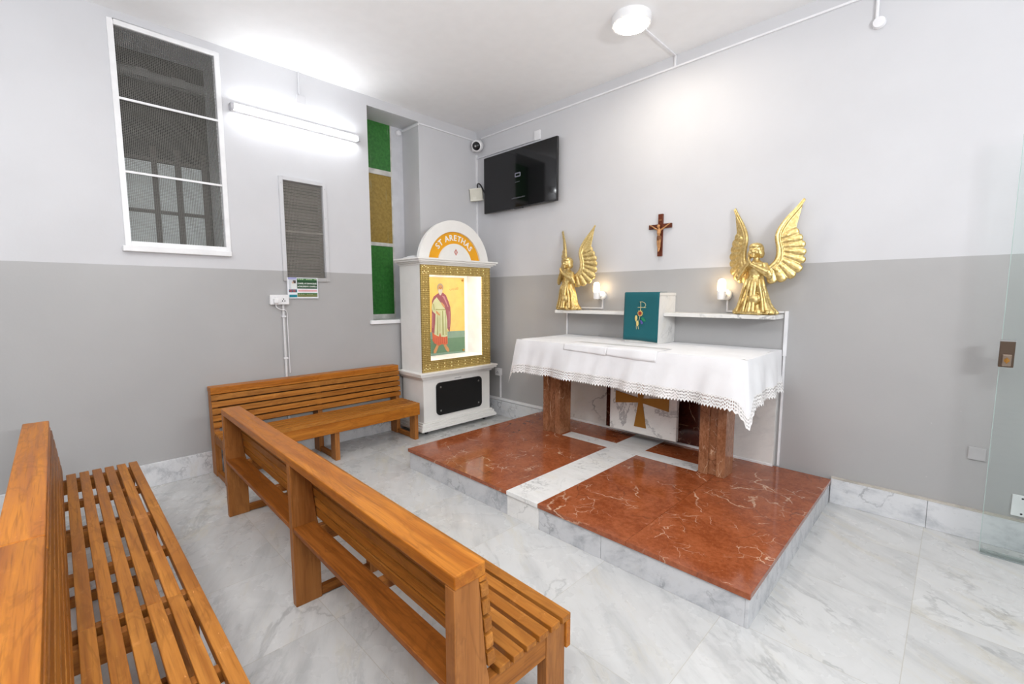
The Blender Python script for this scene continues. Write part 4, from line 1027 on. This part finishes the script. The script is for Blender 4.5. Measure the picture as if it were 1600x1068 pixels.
for pl in ([(-.70, 1.41), (-.685, 1.41), (-.68, 1.10), (-.70, 1.10)], [(-.77, 1.40), (-.762, 1.40), (-.77, 1.11), (-.785, 1.11)], [(-.735, 1.40), (-.73, 1.40), (-.735, 1.15), (-.742, 1.15)], [(-.65, 1.40), (-.644, 1.40), (-.638, 1.10), (-.65, 1.10)], [(-.835, 1.50), (-.825, 1.50), (-.815, 1.42), (-.825, 1.42)], [(-.801, 1.432), (-.646, 1.428), (-.647, 1.416), (-.801, 1.42)]):
    paint('robe_fold', pl, olive, 6)
pk = flat('icon_pink', 190, 128, 138)
for pl in ([(-.70, 1.60), (-.66, 1.59), (-.60, 1.46), (-.61, 1.45), (-.665, 1.55)], [(-.595, 1.40), (-.585, 1.40), (-.588, 1.20), (-.60, 1.20)], [(-.852, 1.38), (-.842, 1.38), (-.845, 1.2), (-.852, 1.2)]): paint('cloak_highlight', pl, pk, 5)
for k in range(7): y = -.835+.032*k; paint('hem_fold', [(y, 1.08), (y+.006, 1.08), (y+.006, .995), (y, .995)], flat('icon_darkred', 165, 66, 45), 4)
skin = flat('icon_skin', 200, 142, 92)
for nm, pl in (('foot', [(-.793, .985), (-.762, .968), (-.785, .924), (-.806, .882), (-.84, .879), (-.841, .912)]), ('foot', [(-.686, .973), (-.649, .977), (-.612, .932), (-.596, .897), (-.616, .878), (-.65, .907)]), ('hand', [(-.801, 1.416), (-.768, 1.398), (-.732, 1.357), (-.743, 1.349), (-.789, 1.377)]), ('hand', [(-.712, 1.522), (-.666, 1.484), (-.653, 1.445), (-.68, 1.456), (-.71, 1.495)])):
    paint(nm, pl, skin, 7)
ov = lambda cy, cz, ry, rz, n=24: [(cy+ry*math.cos(2*PI*i/n), cz+rz*math.sin(2*PI*i/n)) for i in range(n)]
paint('hair', ov(-.722, 1.700, .046, .052), flat('icon_greyhair', 168, 152, 130), 5)
paint('face', ov(-.722, 1.690, .034, .045), skin, 6)
paint('beard', [(-.752, 1.678), (-.69, 1.678), (-.692, 1.645), (-.712, 1.610), (-.724, 1.600), (-.738, 1.612), (-.752, 1.645)], flat('icon_beard', 205, 196, 180), 7)
dk = flat('icon_brown', 96, 62, 40)
for y in (-.738, -.707): paint('eye', [(y-.009, 1.700), (y, 1.704), (y+.009, 1.700), (y, 1.695)], dk, 7)
paint('nose', [(-.725, 1.70), (-.719, 1.70), (-.716, 1.678), (-.728, 1.678)], flat('icon_shade', 165, 108, 68), 8)
try:
    mb = text_mb('\uFEB2\uFEF3\uFEAA\uFED8\uFEDF\uFE8D', .07, .0003)
    wd = max(p.x for p in mb.v)-min(p.x for p in mb.v); k = .14/max(wd, .01)
    mb.xf(frame((IX+.001, -.505, 1.69), (0, 1, 0), (0, 0, 1)) @ Matrix.Diagonal((k, k, 1, 1)))
    build('inscription', mb, flat('icon_script', 168, 122, 60), ic)
except Exception as e: print('inscription', e)
for y in (IY0+.03, IY1-.03):
    for z in (.885, 1.795): build('standoff', MB().lathe([(.014, IX), (.014, IX+.010), (.001, IX+.012)], (0, y, z), 14, 'x'), 'goldflat', ic, smooth=40)
# ---- small white box on top
t = thing('adapter_box', 'small white adapter box lying on top of the shrine', 'adapter', (.22, -1.19, 2.018))
build('box', MB().box(.10, .32, -1.235, -1.145, 2.0185, 2.042), 'white', t, bevel=.004)
build('lid', MB().box(.16, .30, -1.225, -1.155, 2.042, 2.052), 'white', t, bevel=.003)

# ================================================================== GLASS DOOR
DY = -.205
t = thing('glass_door', 'clear greenish glass door panel standing open along the right wall', 'glass door', (5.4, DY, 0))
build('glass_pane', MB().box(4.943, 5.90, DY-.005, DY+.005, .012, 2.502), 'door_glass', t)
build('glass_edge', MB().box(4.9405, 4.943, DY-.005, DY+.005, .012, 2.502).box(4.943, 5.90, DY-.005, DY+.005, 2.502, 2.5035), 'glass_edge', t)
build('bottom_seal', MB().box(4.945, 5.90, DY-.011, DY+.011, .001, .03), glass_sheet('seal_plastic', (.80, .84, .83), .2, .15), t)
lk = build('lock_plate', MB().box(4.936, 4.998, DY-.020, DY+.020, 1.170, 1.327), 'bronze', t, bevel=.003)
build('lock_body', MB().box(4.950, 4.987, DY-.036, DY-.019, 1.178, 1.246), plain('light_bronze', (.36, .28, .22), .3, .8), lk, bevel=.003)
build('lock_cylinder', MB().lathe([(.012, 0), (.012, -.006), (.001, -.007)], (4.968, DY-.036, 1.212), 16, 'y').box(4.965, 4.971, DY-.046, DY-.04, 1.195, 1.229), 'goldflat', lk)
build('lock_cap', MB().box(4.934, 5.0, DY-.022, DY+.022, 1.322, 1.330), 'steel', lk)
hd = build('door_handle', MB().tube([(5.075, DY-.05, 1.10), (5.075, DY-.05, 1.30)], .014, 14), 'steel', t, smooth=40)
build('handle_standoff', MB().tube([(5.075, DY-.05, 1.13), (5.075, DY, 1.13)], .008, 10).tube([(5.075, DY-.05, 1.27), (5.075, DY, 1.27)], .008, 10), 'steel', hd, smooth=40)
t = thing('metal_plate', 'small white plate with two screws low on wall behind glass door', 'wall plate', (5.1, 0, .3))
build('plate', MB().box(5.068, 5.155, -.012, 0, .222, .356), 'white', t, bevel=.002)
for z in (.24, .338): build('screw', MB().lathe([(.006, -.0115), (.005, -.0135), (.001, -.014)], (5.112, 0, z), 10, 'y'), 'blackp', t)
